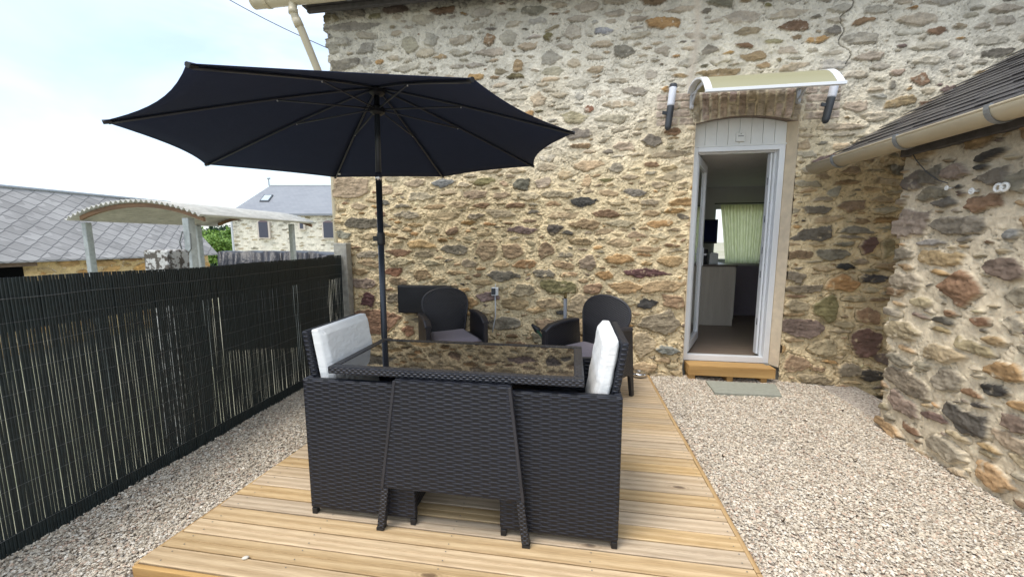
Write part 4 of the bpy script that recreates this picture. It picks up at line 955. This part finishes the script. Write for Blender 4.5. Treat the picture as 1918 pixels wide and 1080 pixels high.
# ------------------------------------------------------------------ moulded armchairs
def armchair():
    ch = empty('patio_armchair', (0, 0, 0), '', 'armchair', 'moulded rattan look armchairs by the wall')
    hw = .285
    # back shell: outline widening upward with a round head
    def bw(z):
        if z < .70: return .185+.065*((z-.38)/.32)**1.2
        t = (z-.70)/.19; return .25*math.sqrt(max(0, 1-(t**2.6)))
    rows = []; zs_ = list(np.linspace(.38, .70, 10))+list(.70+.19*np.sin(np.linspace(.08, 1, 16)*math.pi/2))
    for z in zs_:
        h_ = max(bw(z), .012); yb = .21+(z-.38)*.20
        rows.append([(h_*u, yb-.03*(1-(u*h_/.25)**2)+.03*0, z) for u in np.linspace(-1, 1, 15)])
    q = MB(); q.grid(rows); q.build('backrest', M['moulded'], ch, solid=.022)
    rim = [rows[i][0] for i in range(len(rows))]+[rows[-1][7]]+[rows[i][-1] for i in range(len(rows)-1, -1, -1)]
    q = MB(); q.tube(rim, .014, 8); q.build('back_rim', M['plastic'], ch, smooth=True)
    for s in (-1, 1):
        # side panel incl. tapered legs
        poly = [(-.27, .16), (-.262, .60), (-.20, .628), (0, .642), (.16, .640), (.24, .62), (.285, .20), (.31, .0), (.268, .0), (.225, .19), (.19, .215), (-.17, .215), (-.205, .19), (-.235, .0), (-.275, .0)]
        q = MB(); q.prism(poly, s*hw-.016, s*hw+.016, 'x'); q.build('arm_panel', M['moulded'], ch, bevel=.005)
        q = MB(); tp = [(-.285, .597), (-.20, .640), (-.06, .655), (.10, .655), (.22, .64)]
        rows_ = [[(s*hw-.032, y, z-.012*0), (s*hw-.02, y, z+.010), (s*hw+.02, y, z+.010), (s*hw+.032, y, z)] for y, z in tp]
        q.grid(rows_, thick=(0, 0, -.022)); q.build('armrest', M['plastic'], ch, bevel=.004)
        q = MB(); q.beam((s*hw, -.262, .10), (s*hw, -.262, .60), .045, .04, (0, 1, 0)); q.build('front_post', M['plastic'], ch, bevel=.008)
    q = MB(); q.box(-.268, .268, -.26, .24, .36, .402); q.build('seat', M['plastic'], ch, bevel=.008)
    q = MB(); q.box(-.262, .262, -.268, -.245, .20, .359); q.build('front_apron', M['moulded'], ch, bevel=.005)
    q = MB(); nn_ = 14; rows = []
    for i in range(nn_+1):
        v_ = i/nn_; row = []
        for j in range(nn_+1):
            u_ = j/nn_; e = min(u_, 1-u_, v_, 1-v_)/.08; e = math.sqrt(max(0, 1-(1-min(1, e))**2)); wd = .245-.05*v_
            row.append((-wd+2*wd*u_, -.262+.47*v_, .412+.032*e+.004*math.sin(u_*5)*math.sin(v_*4)))
        rows.append(row)
    q.grid(rows, thick=(0, 0, -.012)); q.build('seat_cushion', M['mauve'], ch, smooth=True)
    return ch
c1 = armchair(); c1.location = (-1.23, 3.765, .002); c1.rotation_euler = (0, 0, R(31)); c1['label'] = 'dark armchair with mauve seat cushion in front of the black wall box'
c2 = copy_tree(c1); c2.location = (.15, 3.43, .002); c2.rotation_euler = (0, 0, R(-37)); c2['label'] = 'dark armchair with mauve seat cushion behind the right cube chair, nearer the door'

# ------------------------------------------------------------------ outbuilding on the right
SX = 2.315
sh = empty('stone_shed', (0, 0, 0), 'small rubble stone outbuilding with dark slate roof at the right', 'outbuilding')
MORT_LIP = .3; MORT_ROUGH = .55
sf_ = Field(-.9, 3.22, -.14, 2.16, .0062, 55, None)
SST = [(1704,416,60,60,'q'),(1796,422,117,39,'g'),(1842,380,78,35,'b'),(1741,455,62,16,'y'),(1759,484,101,35,'t'),(1893,438,35,23,'y'),(1797,537,73,62,'b'),(1880,501,93,47,'q'),
(1699,527,73,34,'g'),(1686,620,73,41,'s'),(1896,605,45,42,'g'),(1883,696,78,46,'o'),(1769,711,57,60,'g'),(1852,729,57,31,'d'),(1797,786,99,58,'d'),(1691,714,88,48,'g'),
(1683,758,57,38,'q'),(1756,840,80,40,'g'),(1846,890,70,50,'o'),(1890,790,60,40,'q'),(1740,330,60,34,'d'),(1790,320,50,30,'q'),(1860,330,60,40,'d'),(1710,340,40,40,'g'),
(1830,600,40,24,'b'),(1760,600,50,16,'d'),(1725,565,40,22,'s'),(1900,340,40,50,'g')]
def shed_face(z): return SX+.035*np.clip(1-z/1.0, 0, 1)**1.0
for (px, py, w, h, k) in SST:
    a = atX(px-w/2, py, SX); b_ = atX(px+w/2, py, SX); c_ = atX(px, py-h/2, SX); d_ = atX(px, py+h/2, SX)
    sf_.stone((a[1]+b_[1])/2, (c_[2]+d_[2])/2, abs(a[1]-b_[1])*1.05, abs(c_[2]-d_[2])*1.0, sf_.col(k), p=sf_.g.uniform(2.2, 3.4))
ks = 'gtssttbqdtgobgts'
sf_.fill(4000, (.24, .50), (.30, .46), 1.04, ks, angs=.06); sf_.fill(5000, (.12, .26), (.28, .46), 1.06, ks, angs=.08); sf_.fill(5000, (.05, .13), (.25, .55), 1.08, ks)
lowm = np.clip(1-sf_.Z[:, None]/.9, 0, 1)*np.ones((1, sf_.nx))
sf_.finish((.74, .655, .50), (.62, .54, .41), recess=.010*(1+sf_.mid), crev=np.clip(lowm*.6*(.5+sf_.mid), 0, 1), z_mix=(.8, 2))
sm = np.clip(vnoise(sf_.nx, sf_.nz, .7/sf_.res, 91, 2)*2.6-.9, 0, 1)     # patches of plain render
gutter_shade = np.clip((sf_.Z[:, None]-1.55)/.45, 0, .55)[..., None]; sf_.Cc = sf_.Cc*(1-gutter_shade*.6)  # shade below the gutter painted into the wall colour
jg = np.repeat(sf_.g.normal(0, .018, sf_.nz//16+2), 16)[:sf_.nz]
sf_.Cc = np.clip(sf_.Cc*np.array((1.02, 1.0, .97)), 0, .85)
def toS(Yc, Z, Hh):
    X = shed_face(Z)-Hh; Yo = Yc+np.where(Yc > 3.19, jg[:, None], 0)-.0*Z
    o_ = np.stack([X, Yo, Z], -1); o_[:, -1, 0] += .30; o_[:, -1, 1] -= .02; return o_
wl_ = field_mesh('wall', sf_, toS, M['stone'], parent=sh)
q = MB(); q.box(SX+.07, SX+.5, -.9, 3.17, -.3, 2.10); q.prism([(SX+.5, -.3), (4.3, -.3), (4.3, 3.15), (SX+.5, 2.32)], 2.9, 3.17, 'y'); q.build('wall_core', M['plaster'], sh)
# slate roof: courses of overlapping slates
sl = MB(); rng2 = random.Random(5)
ex, ez, rx, rz_ = 2.215, 2.085, 4.4, 2.085+(4.4-2.215)*.60
sd_ = Vector((rx-ex, 0, rz_-ez)); SL = sd_.length; sd_.normalize(); sn_ = Vector((-sd_.z, 0, sd_.x))
course = .105
for i in range(int(SL/course)):
    y = 4.13-(.11 if i % 2 else 0)
    while y > -1.0:
        w = .215; a0 = i*course-.01+rng2.uniform(-.004, .004); a1 = a0+.215; y1_ = min(y, 4.135)
        p = lambda a, yy, n: tuple(Vector((ex, 0, ez))+sd_*a+sn_*n+Vector((0, yy, 0)))
        lift = .012+rng2.uniform(0, .008)
        sl.hexa([p(a0, y-w+.003, lift-.006), p(a0, y1_, lift-.006), p(a1, y1_, -.004), p(a1, y-w+.003, -.004), p(a0, y-w+.003, lift), p(a0, y1_, lift), p(a1, y1_, .002), p(a1, y-w+.003, .002)])
        y -= w+.001
slm = simple('wet_slate', (.065, .062, .064), .36, .45, 12, bmp=.5, bscale=50)
sl.build('roof', slm, sh)
q = MB(); q.hexa([(ex+.02, -1, ez-.03), (ex+.02, 4.12, ez-.03), (rx, 4.12, rz_-.03), (rx, -1, rz_-.03), (ex+.02, -1, ez-.012), (ex+.02, 4.12, ez-.012), (rx, 4.12, rz_-.012), (rx, -1, rz_-.012)]); q.build('roof_boards', M['slate_edge'], sh)
q = MB(); q.box(SX-.03, SX+.05, -1, 3.22, 1.985, 2.055); q.build('eaves_beam', M['slate_edge'], sh, bevel=.006)
# shed gutter
sg = empty('shed_gutter', (2.165, 4.0, 2.075), 'sand coloured half round gutter under the slate roof of the outbuilding', 'gutter')
q = MB(); half_gutter(q, 0, -5.0, .070, axis='y', segs=12); q.build('trough', M['beige'], sg, smooth=True, solid=.005)
q = MB(); q.tube([(-.070, .0, .002), (-.070, -5.0, .002)], .008, 8); q.build('rolled_lip', M['beige'], sg, smooth=True)
q = MB(); q.prism([(math.cos(a)*.070, math.sin(a)*.070) for a in np.linspace(math.pi, 2*math.pi, 14)], .0, .006, 'y'); q.build('end_cap', M['beige'], sg)
for y in (-.36, -.99, -1.57, -2.15, -2.75):
    sec = [(math.cos(a)*.077, math.sin(a)*.077) for a in np.linspace(math.pi-.15, 2*math.pi, 14)]
    q = MB(); q.grid([[(a, y-.014, b) for a, b in sec], [(a, y+.014, b) for a, b in sec]]); q.beam((-.075, y, .012), (-.060, y, .012), .028, .012); q.build('bracket', M['zinc'], sg, solid=.004)
# insulators and cable on shed wall
for (px, py, sz, lab) in ((1775, 352, .010, 'leftmost small white cable insulator on the outbuilding wall'), (1822, 358, .013, 'middle white cable insulator on the outbuilding wall'), (1878, 351, .018, 'largest white double cable insulator on the outbuilding wall')):
    c_ = atX(px, py, SX-.02); q = MB()
    for dy in ((-sz*.9, sz*.9) if sz > .015 else (0,)):
        ring = [(c_[0]-.006, c_[1]+dy+math.cos(a)*sz, c_[2]+math.sin(a)*sz*1.1) for a in np.linspace(0, 2*math.pi, 13)[:-1]]; q.tube(ring, sz*.42, 6, closed=True)
    q.tube([(c_[0]-.012, c_[1], c_[2]), (c_[0]+.03, c_[1], c_[2])], sz*.5, 8)
    tag(q.build('wall_insulator', M['whitepaint'], None, smooth=True), lab, 'insulator', 'white insulators on the outbuilding wall')
pts = [(1708, 285), (1716, 300), (1735, 322), (1758, 338), (1775, 343)]
q = MB(); q.tube([tuple(atX(x_, y_, SX-.022)) for x_, y_ in pts], .003, 6); tag(q.build('wall_cable', M['dkgrey'], None, smooth=True), 'thin dark cable sagging under the outbuilding eaves', 'cable')

# ------------------------------------------------------------------ background: barn
bn = empty('slate_barn', (-14, 8, -1.6), 'long low barn with pale grey diamond slate roof beyond the screen', 'barn')
BX, BYe, BZe = -14.0, 13.4, .925
def barn_roof_mat():
    m, n, l, b = nmat('fibre_slates')
    sp = N(n, 'SeparateXYZ'); l.new(N(n, 'TexCoord').outputs['Object'], sp.inputs[0])
    y, z = sp.outputs[1], sp.outputs[2]
    u = mathn(n, l, 'DIVIDE', y, .44); v = mathn(n, l, 'DIVIDE', z, .145)
    wob = mathn(n, l, 'MULTIPLY', noise(n, l, 2.2, 3), .18); v = mathn(n, l, 'ADD', v, wob)
    # honeycomb slates: rows with slanted shoulders
    row = mathn(n, l, 'FLOOR', v); sh_ = mathn(n, l, 'MULTIPLY', mathn(n, l, 'PINGPONG', row, 1.0), .5)
    uu = mathn(n, l, 'ADD', u, sh_); fu = mathn(n, l, 'FRACT', uu); fv = mathn(n, l, 'FRACT', v)
    tri = mathn(n, l, 'ABSOLUTE', mathn(n, l, 'SUBTRACT', fu, .5))
    low_ = mathn(n, l, 'MULTIPLY', tri, 1.7)
    line = mathn(n, l, 'ABSOLUTE', mathn(n, l, 'SUBTRACT', fv, low_))
    e = mathn(n, l, 'LESS_THAN', line, .07)
    vert = mathn(n, l, 'MULTIPLY', mathn(n, l, 'GREATER_THAN', tri, .485), mathn(n, l, 'GREATER_THAN', fv, .6))
    cell = N(n, 'CombineXYZ'); l.new(mathn(n, l, 'FLOOR', uu), cell.inputs[0]); l.new(mathn(n, l, 'FLOOR', mathn(n, l, 'SUBTRACT', v, low_)), cell.inputs[1])
    wn_ = N(n, 'TexWhiteNoise'); l.new(cell.outputs[0], wn_.inputs[0])
    f2 = noise(n, l, 1.1, 6, .7)
    fac = mathn(n, l, 'ADD', mathn(n, l, 'MULTIPLY', wn_.outputs[0], .35), mathn(n, l, 'MULTIPLY', f2, .65))
    c = ramp(n, l, fac, [(.2, (.20,.195,.19)), (.5, (.29,.282,.275)), (.8, (.38,.37,.36))])
    c = mixc(n, l, mathn(n, l, 'MULTIPLY', e, .85), c, (.075, .075, .08))
    l.new(c, b.inputs['Base Color']); b.inputs['Roughness'].default_value = .75
    l.new(bump(n, l, mathn(n, l, 'SUBTRACT', 1.0, e), .4, .02), b.inputs['Normal']); return m
p_e1, p_r1 = (BX, BYe, BZe), None
ridx = BX-1.75; rr_ = atX(322, 380, ridx); rz2 = rr_[2]; rY = BYe
ridx = -9*BYe/7.584; rz2 = 1.4+(2.274-1.4)*BYe/7.584
q = MB(); q.hexa([(BX, -8, BZe-.05), (BX, BYe, BZe-.05), (ridx, BYe, rz2-.05), (ridx, -8, rz2-.05), (BX, -8, BZe), (BX, BYe, BZe), (ridx, BYe, rz2), (ridx, -8, rz2)])
wx = 2*ridx-BX; q.hexa([(ridx, -8, rz2-.052), (ridx, BYe, rz2-.052), (wx, BYe, BZe-.05), (wx, -8, BZe-.05), (ridx, -8, rz2-.002), (ridx, BYe, rz2-.002), (wx, BYe, BZe), (wx, -8, BZe)])
for v_i in range(len(q.v)): q.v[v_i] = (q.v[v_i][0]+14, q.v[v_i][1]-8, q.v[v_i][2]+1.6)
ro = q.build('roof', barn_roof_mat(), bn)
q = MB(); q.tube([(ridx+14, -16, rz2+1.6+.015), (ridx+14, BYe-8-.05, rz2+1.6+.015)], .05, 8); q.build('ridge_cap', M['zinc'], ro)
fb = Field(-2.0, BYe-.15, -1.7, BZe-.04, .035, 71, None)
fb.X = fb.x0+np.arange(fb.nx)*fb.res
fb.fill(3500, (.3, .7), (.3, .6), 1.08, 'tossowtb'); fb.fill(3000, (.12, .35), (.3, .6), 1.08, 'tossowtb')
fb.finish((.50, .41, .26), (.50, .41, .26), recess=.02, crev=np.full((fb.nz, fb.nx), .7))
fb.Cc = np.clip(fb.Cc*np.array((1.15, 1.06, .86)), 0, .8)
def toB(Yc, Z, Hh): return np.stack([BX-.25+Hh*1.5+14, Yc-8, Z+1.6], -1)
field_mesh('wall', fb, toB, M['stone'], parent=bn)
q = MB(); q.box(wx+14+.3, -.30, -10, BYe-8-.2, -.2, BZe+1.55); q.prism([(-.28, BZe+1.5), (ridx+14, rz2+1.5), (wx+14+.3, BZe+1.5)], BYe-8.3, BYe-8.2, 'y'); q.build('wall_core', M['plaster'], bn)
for (pa, pb, za) in (((-20, 502), (42, 502), .30), ((300, 486), (318, 486), .25)):
    a = atX(pa[0], pa[1], BX-.2); b2 = atX(pb[0], pb[1], BX-.2)
    q = MB(); q.box(-.24, -.18, a[1]-8, b2[1]-8, a[2]+1.6-1.0, a[2]+1.6); wn1 = q.build('opening', M['void'], bn)  # black box stands in for the dark inside of the opening
    q = MB(); q.box(-.22, -.12, a[1]-8.25, b2[1]-7.75, a[2]+1.605, a[2]+1.79); q.build('wooden_lintel', simple('old_timber', (.14, .10, .07), .9, .3, 20), wn1)
# ---- carport
cp = empty('curved_shelter', (-6.5, 5.9, -1.2), 'open shelter with curved corrugated sheet roof on grey posts', 'shelter')
def sec_pt(u):  # u 0..1 from left eave to right eave
    L = atY(120, 412, 4.75); Rr = atY(376, 404, 4.75); Pk = atY(243, 376, 4.75)
    x = L[0]+(Rr[0]-L[0])*u; zl = L[2]+(Rr[2]-L[2])*u; um_ = (Pk[0]-L[0])/(Rr[0]-L[0]); zmid = L[2]+(Rr[2]-L[2])*um_
    return x, zl+(Pk[2]-zmid)*(1-abs(2*u-1)**2.1)
q = MB(); rows = []
for yy in np.linspace(4.75, 7.25, 6):
    row = []
    for i in range(27*6+1):
        u = i/(27*6); x, z = sec_pt(u); row.append((x+6.5, yy-5.9, z+1.2+.022*math.cos(u*27*2*math.pi)))
    rows.append(row)
q.grid(rows); q.build('roof_sheet', simple('fibre_sheet', (.46, .455, .42), .7, .2, 6, bmp=.2), cp, smooth=True, solid=.006)
for yy in (4.80, 7.1):
    q = MB(); P_ = [sec_pt(u) for u in np.linspace(.09, .99, 14)]; rows = [[(x+6.5, yy-5.9, z+1.2-.028) for x, z in P_], [(x+6.5, yy-5.9, z+1.2-.085) for x, z in P_]]
    q.grid(rows, thick=(0, .04, 0)); q.build('arch_board', M['orange'], cp)
for (x, y, zt_, hh) in ((-7.52, 4.98, 1.70, .042), (-5.52, 4.86, 1.74, .052), (-7.52, 6.80, 1.72, .045), (-5.55, 6.98, 1.75, .04)):
    q = MB(); q.box(x+6.5-hh, x+6.5+hh, y-5.9-hh, y-5.9+hh, 0, zt_+1.2); q.build('post', M['greypost'], cp, bevel=.008)
q = MB(); q.tube([(.93, -1.1, 2.75), (.90, -1.13, 2.60), (.92, -1.12, 2.45), (1.0, -1.12, 2.42), (1.06, -1.11, 2.5), (1.06, -1.1, 2.72)], .009, 6); q.build('hook_loop', M['wire'], cp)
# ---- far house, placed square to the terrace view
hd_ = Matrix.Rotation(yaw*-1.0, 4, 'Z')
def fh(lat, d, z): v = np.array((math.cos(yaw), -math.sin(yaw)))*lat+np.array((math.sin(yaw), math.cos(yaw)))*d; return (v[0], v[1], z)
def fpx(px, py, d): # point on the plane at horizontal depth d
    dr = ray(px, py); hf = np.array((math.sin(yaw), math.cos(yaw), 0)); t = d/dr.dot(hf); p = CAM+dr*t; return p.dot(np.array((math.cos(yaw), -math.sin(yaw), 0))), p[2]
fa_ = empty('far_house', fh(-12, 24, -2), 'distant pale stone house with blue grey slate roof and dark shutters', 'house', rz=-yaw)
def lo(lat, d, z): return (lat+12, d-24, z+2)
la, ez_ = fpx(433, 402, 24); ev_z = fpx(600, 400, 24)[1]; rd_l, rd_z = fpx(492, 348, 28.2); rd_z2 = fpx(600, 348, 28.2)[1]
lE = fpx(425, 392, 23.8)[0]; latR = -4.5
hw_ = Field(la, latR, -2, ev_z, .05, 81, None)
hw_.fill(2200, (.28, .6), (.2, .34), 1.5, 'wswgsw', angs=.05)
hw_.finish((.72, .68, .57), (.72, .68, .57))
def toH(Xc, Z, Hh): return np.stack([Xc+12, -Hh, Z+2], -1)
field_mesh('wall', hw_, toH, M['stone'], parent=fa_)
q = MB(); q.box(la+12+.05, latR+12, .12, 8.3, 0, ev_z+2-.05)
q.prism([(.12, ev_z+1.95), (8.3, ev_z+1.95), (4.2, rd_z+1.9)], la+12+.05, la+12+.2, 'x'); q.build('wall_core', M['trim'], fa_)
def slate_far():
    m, n, l, b = nmat('blue_slate'); br_ = N(n, 'TexBrick'); br_.inputs['Scale'].default_value = 1; br_.inputs['Brick Width'].default_value = .32; br_.inputs['Row Height'].default_value = .20
    br_.inputs['Mortar Size'].default_value = .012; br_.inputs['Color1'].default_value = (.15,.165,.19,1); br_.inputs['Color2'].default_value = (.22,.235,.26,1); br_.inputs['Mortar'].default_value = (.10,.11,.13,1)
    l.new(N(n, 'UVMap').outputs[0], br_.inputs[0]); c = mixc(n, l, noise(n, l, .6, 5), br_.outputs['Color'], (.25,.265,.285))
    l.new(c, b.inputs['Base Color']); b.inputs['Roughness'].default_value = .6; return m
slf = slate_far()
e0, e1_, r0_, r1_ = lo(lE, 23.75, ev_z-.02), lo(latR, 23.75, ev_z-.02), lo(lE+.02, 28.2, rd_z), lo(latR, 28.2, rd_z)
dn = (0, 0, -.12)
b1, b2_ = lo(lE, 32.6, ev_z-.02), lo(latR, 32.6, ev_z-.02)
q = MB(); q.grid([[e0, e1_], [r0_, r1_], [b1, b2_]], thick=dn); fro = q.build('roof', slf, fa_)
q = MB(); q.tube([r0_, r1_], .07, 8); q.build('ridge_tiles', M['zinc'], fro)
q = MB(); x, z = fpx(491, 348, 28.2); q.beam(lo(x+.5, 28.2, z), lo(x+.5, 28.2, z+.5), .06, .06); x2, z2 = x+.5, z+.5; q.tube([lo(x2-.1, 28.2, z2), lo(x2+.12, 28.2, z2+.02)], .05, 6); q.build('flue', M['zinc'], fro)
# roof window
def roofp(px, py, up=.0):
    dr = ray(px, py); hf = np.array((math.sin(yaw), math.cos(yaw), 0)); rt_ = np.array((math.cos(yaw), -math.sin(yaw), 0))
    k = (rd_z-ev_z)/(28.2-23.75); t = (ev_z-23.75*k-H)/(dr[2]-dr.dot(hf)*k); p = CAM+dr*t; return lo(p.dot(rt_), p.dot(hf), p[2]+up)
q = MB(); c4 = [roofp(486, 378, .06), roofp(503, 378, .06), roofp(512, 366, .06), roofp(495, 366, .06)]; q.hexa([tuple(np.array(c)-np.array((0, 0, .08))) for c in c4]+c4); q.build('skylight', M['dkgrey'], fro)
q = MB(); c4 = [roofp(488.5, 376.8, .075), roofp(502, 376.8, .075), roofp(509, 367.3, .075), roofp(496, 367.3, .075)]; q.hexa([tuple(np.array(c)-np.array((0, 0, .01))) for c in c4]+c4); q.build('skylight_pane', simple('sky_glass', (.45, .52, .55), .1), fro)
for (x0_, x1_, y0_, y1_) in ((485, 504, 416, 444.5), (562, 569, 415, 428), (606, 625.5, 417, 445)):
    a0, zt1 = fpx(x0_, y0_, 23.9); a1, zb1 = fpx(x1_, y1_, 23.9); big_ = (x1_-x0_) > 10
    q = MB(); q.box(a0+12-.10, a1+12+.10, -.16, -.02, zb1+2-.08, zt1+2+.02); 
    fo = q.build('window_surround', M['trim'], fa_)
    q = MB(); q.box(a0+12, a1+12, -.18, -.1605, zb1+2, zt1+2); q.build('shutter', M['shutter'], fo)
    if big_:
        n_ = 8; ar = [(a0+12+(a1-a0)*t, zt1+2+.03+.10*math.sin(math.pi*t)) for t in np.linspace(0, 1, n_)]
        q = MB(); q.prism([(a0+12, zt1+2.001)]+ar+[(a1+12, zt1+2.001)], -.185, -.162, 'y'); q.build('arched_head', simple('brick_head', (.16, .12, .13), .9), fo)
q = MB(); q.tube([lo(la+.08, 23.85, ev_z-.1), lo(la+.08, 23.85, -2)], .06, 8); q.build('rainwater_pipe', M['alu'], fa_)
# ---- tarpaulin covered pile
q = MB(); rows = []
gx = np.linspace(0, 1, 60)
aL = fpx(418, 470, 9.5); aR = fpx(620, 480, 9.5)
prof_ = [(9.2, -1.3), (9.22, -.2), (9.25, .6), (9.32, None), (9.6, None), (10.6, None), (11.2, .3)]
for d, z in prof_:
    row = []
    for t in gx:
        lat = aL[0]+(aR[0]-aL[0])*t; top = (1.17 if t < .78 else 1.17-(t-.78)*.35)+.02*math.sin(t*31)+.012*math.sin(t*77)-.02
        fold = .09*math.sin(t*42+4*math.sin(t*9))+.03*math.sin(t*101)
        zz_ = top if z is None else z; row.append(fh(lat+(.03*math.sin(t*50) if z is not None else 0), d+(fold if z is not None else fold*.2), zz_-(.04 if d > 10 and z is None else 0)))
    rows.append(row)
q.grid(rows); tarp = simple('black_tarp', (.022, .024, .032), .42, .3, 6, bmp=.6, bscale=8, bdist=.05)
tag(q.build('tarpaulin', tarp, None, smooth=True, solid=.006), 'pile covered with crumpled black plastic sheeting behind the screen', 'tarpaulin')

# ------------------------------------------------------------------ trees
def leaf_mat(name, a, b_):
    m, n, l, b = nmat(name); at = N(n, 'Attribute'); at.attribute_name = 'Col'; sep = N(n, 'SeparateColor'); l.new(at.outputs['Color'], sep.inputs[0])
    c = ramp(n, l, sep.outputs[0], [(0, a), (1, b_)]); l.new(c, b.inputs['Base Color']); b.inputs['Roughness'].default_value = .7; return m
def tree(name, base, height, crown_w, mat, seed, label, conifer=False, nleaf=4000, ls=.16):
    g_ = np.random.default_rng(seed); tr_ = empty(name, base, label, 'tree', 'trees beyond the screen')
    q = MB(); q.tube([(0, 0, 0), (.05, 0, height*.35), (.0, .05, height*(.95 if conifer else .6))], [height*.03, height*.022, height*.006], 8)
    for k in range(6):
        a = k*1.1; q.tube([(0, 0, height*(.3+.06*k)), (math.cos(a)*crown_w*.3, math.sin(a)*crown_w*.3, height*(.45+.06*k))], [height*.012, height*.004], 6)
    q.build('trunk', simple('bark'+str(seed), (.10, .075, .05), .9, .3, 10), tr_)
    if conifer:
        t = g_.random(nleaf)**.6; tiers = (np.floor(t*9)/9+.5*(t*9 % 1)/9); rad = crown_w*.5*tiers*np.sqrt(g_.random(nleaf)); a = g_.random(nleaf)*6.28
        P_ = np.stack([rad*np.cos(a), rad*np.sin(a), height*(1-t*.85)-rad*.25], -1)
    else:
        nb = 26; cen = np.stack([g_.normal(0, crown_w*.22, nb), g_.normal(0, crown_w*.22, nb), height*g_.uniform(.4, .88, nb)], -1); rb_ = g_.uniform(.10, .22, nb)*crown_w
        k = g_.integers(nb, size=nleaf); dr = g_.normal(size=(nleaf, 3)); dr /= np.linalg.norm(dr, axis=1)[:, None]
        P_ = cen[k]+dr*rb_[k][:, None]*g_.random((nleaf, 1))**.35
    n1 = g_.normal(size=(nleaf, 3)); n1 /= np.linalg.norm(n1, axis=1)[:, None]; n2 = np.cross(n1, g_.normal(size=(nleaf, 3))); n2 /= np.linalg.norm(n2, axis=1)[:, None]
    s1 = g_.uniform(.5, 1.2, (nleaf, 1))*ls
    V = np.stack([P_-n1*s1, P_+n2*s1*.5, P_+n1*s1, P_-n2*s1*.5], 1).reshape(-1, 3); Fq = np.arange(nleaf*4).reshape(-1, 4)
    cc = np.repeat(np.clip(g_.normal(.5, .28, nleaf), 0, 1), 4)[:, None]*np.ones((1, 3))
    raw_mesh('crown', V, Fq, mat, cc, tr_)
lm1 = leaf_mat('bright_leaves', (.08, .17, .025), (.24, .38, .07)); lm2 = leaf_mat('dark_leaves', (.018, .045, .02), (.05, .095, .045))
tree('broadleaf_tree', fh(*(lambda p: (p[0], 36))(fpx(408, 450, 36)), -2.2), 4.3, 4.2, lm1, 1, 'bright green bushy tree beside the far house wall', ls=.17)
tree('broadleaf_tree', fh(*(lambda p: (p[0], 40))(fpx(430, 440, 40)), -2.2), 5.2, 4.0, lm1, 2, 'bright green tree tucked against the corner of the far house', ls=.18)
tree('conifer_tree', fh(*(lambda p: (p[0], 44))(fpx(396, 430, 44)), -2.2), 5.6, 4.4, lm2, 3, 'dark pointed conifer rising behind the bright green trees', conifer=True, ls=.22)
tree('dark_tree', fh(*(lambda p: (p[0], 46))(fpx(372, 440, 46)), -2.2), 4.9, 6.0, lm2, 4, 'dark green tree just right of the barn gable', ls=.22)
tree('dark_tree', fh(*(lambda p: (p[0], 50))(fpx(430, 428, 50)), -2.2), 5.6, 5.0, lm2, 5, 'dark green tree far behind, against the house edge', ls=.24)

# ------------------------------------------------------------------ small litter
q = MB(); q.lathe([(.001, 0), (.010, .001), (.012, .005), (.008, .009), (.001, .010)], n=9); q.v = [(x*1.3, y*.8, z) for x, y, z in q.v]
o = q.build('stray_pebble', simple('white_pebble', (.66, .62, .54), .8), None, smooth=True, loc=tuple(atZ(460, 1045, .002))); o.rotation_euler = (0, 0, .5)
tag(o, 'single pale pebble lying on the deck near its front left corner', 'pebble')
def curled(seed):
    r_ = random.Random(seed); q = MB(); rows = []
    for i in range(7):
        t = i/6; w = .013*math.sin(math.pi*min(1, t*.92+.06))**.8*r_.uniform(.85, 1.1)
        rows.append([((t-.5)*.052, w*u, .004+.012*(t-.5)**2*8+.006*u*u) for u in (-1, -.5, 0, .5, 1)])
    q.grid(rows, thick=(0, 0, -.0006)); return q
leafm = simple('dry_leaf', (.06, .04, .022), .8, .3, 60)
for i, (px, py, lab) in enumerate([(1466, 977, 'dark dry leaf on the gravel, nearest the camera beside the deck edge'), (1354, 856, 'dark dry leaf on the gravel close to the deck edging, halfway to the door'),
        (1601, 864, 'dark dry leaf on the gravel nearest the outbuilding wall'), (1578, 770, 'dark dry leaf on the gravel furthest back, right of the stone slab')]):
    p = atZ(px, py, GZ+.008); o = curled(i).build('dry_leaf', leafm, None, loc=tuple(p)); o.rotation_euler = (0, 0, 1.1*i+.4); o.scale = (.5, .5, .6)
    tag(o, lab, 'leaf', 'dry leaves on the gravel')
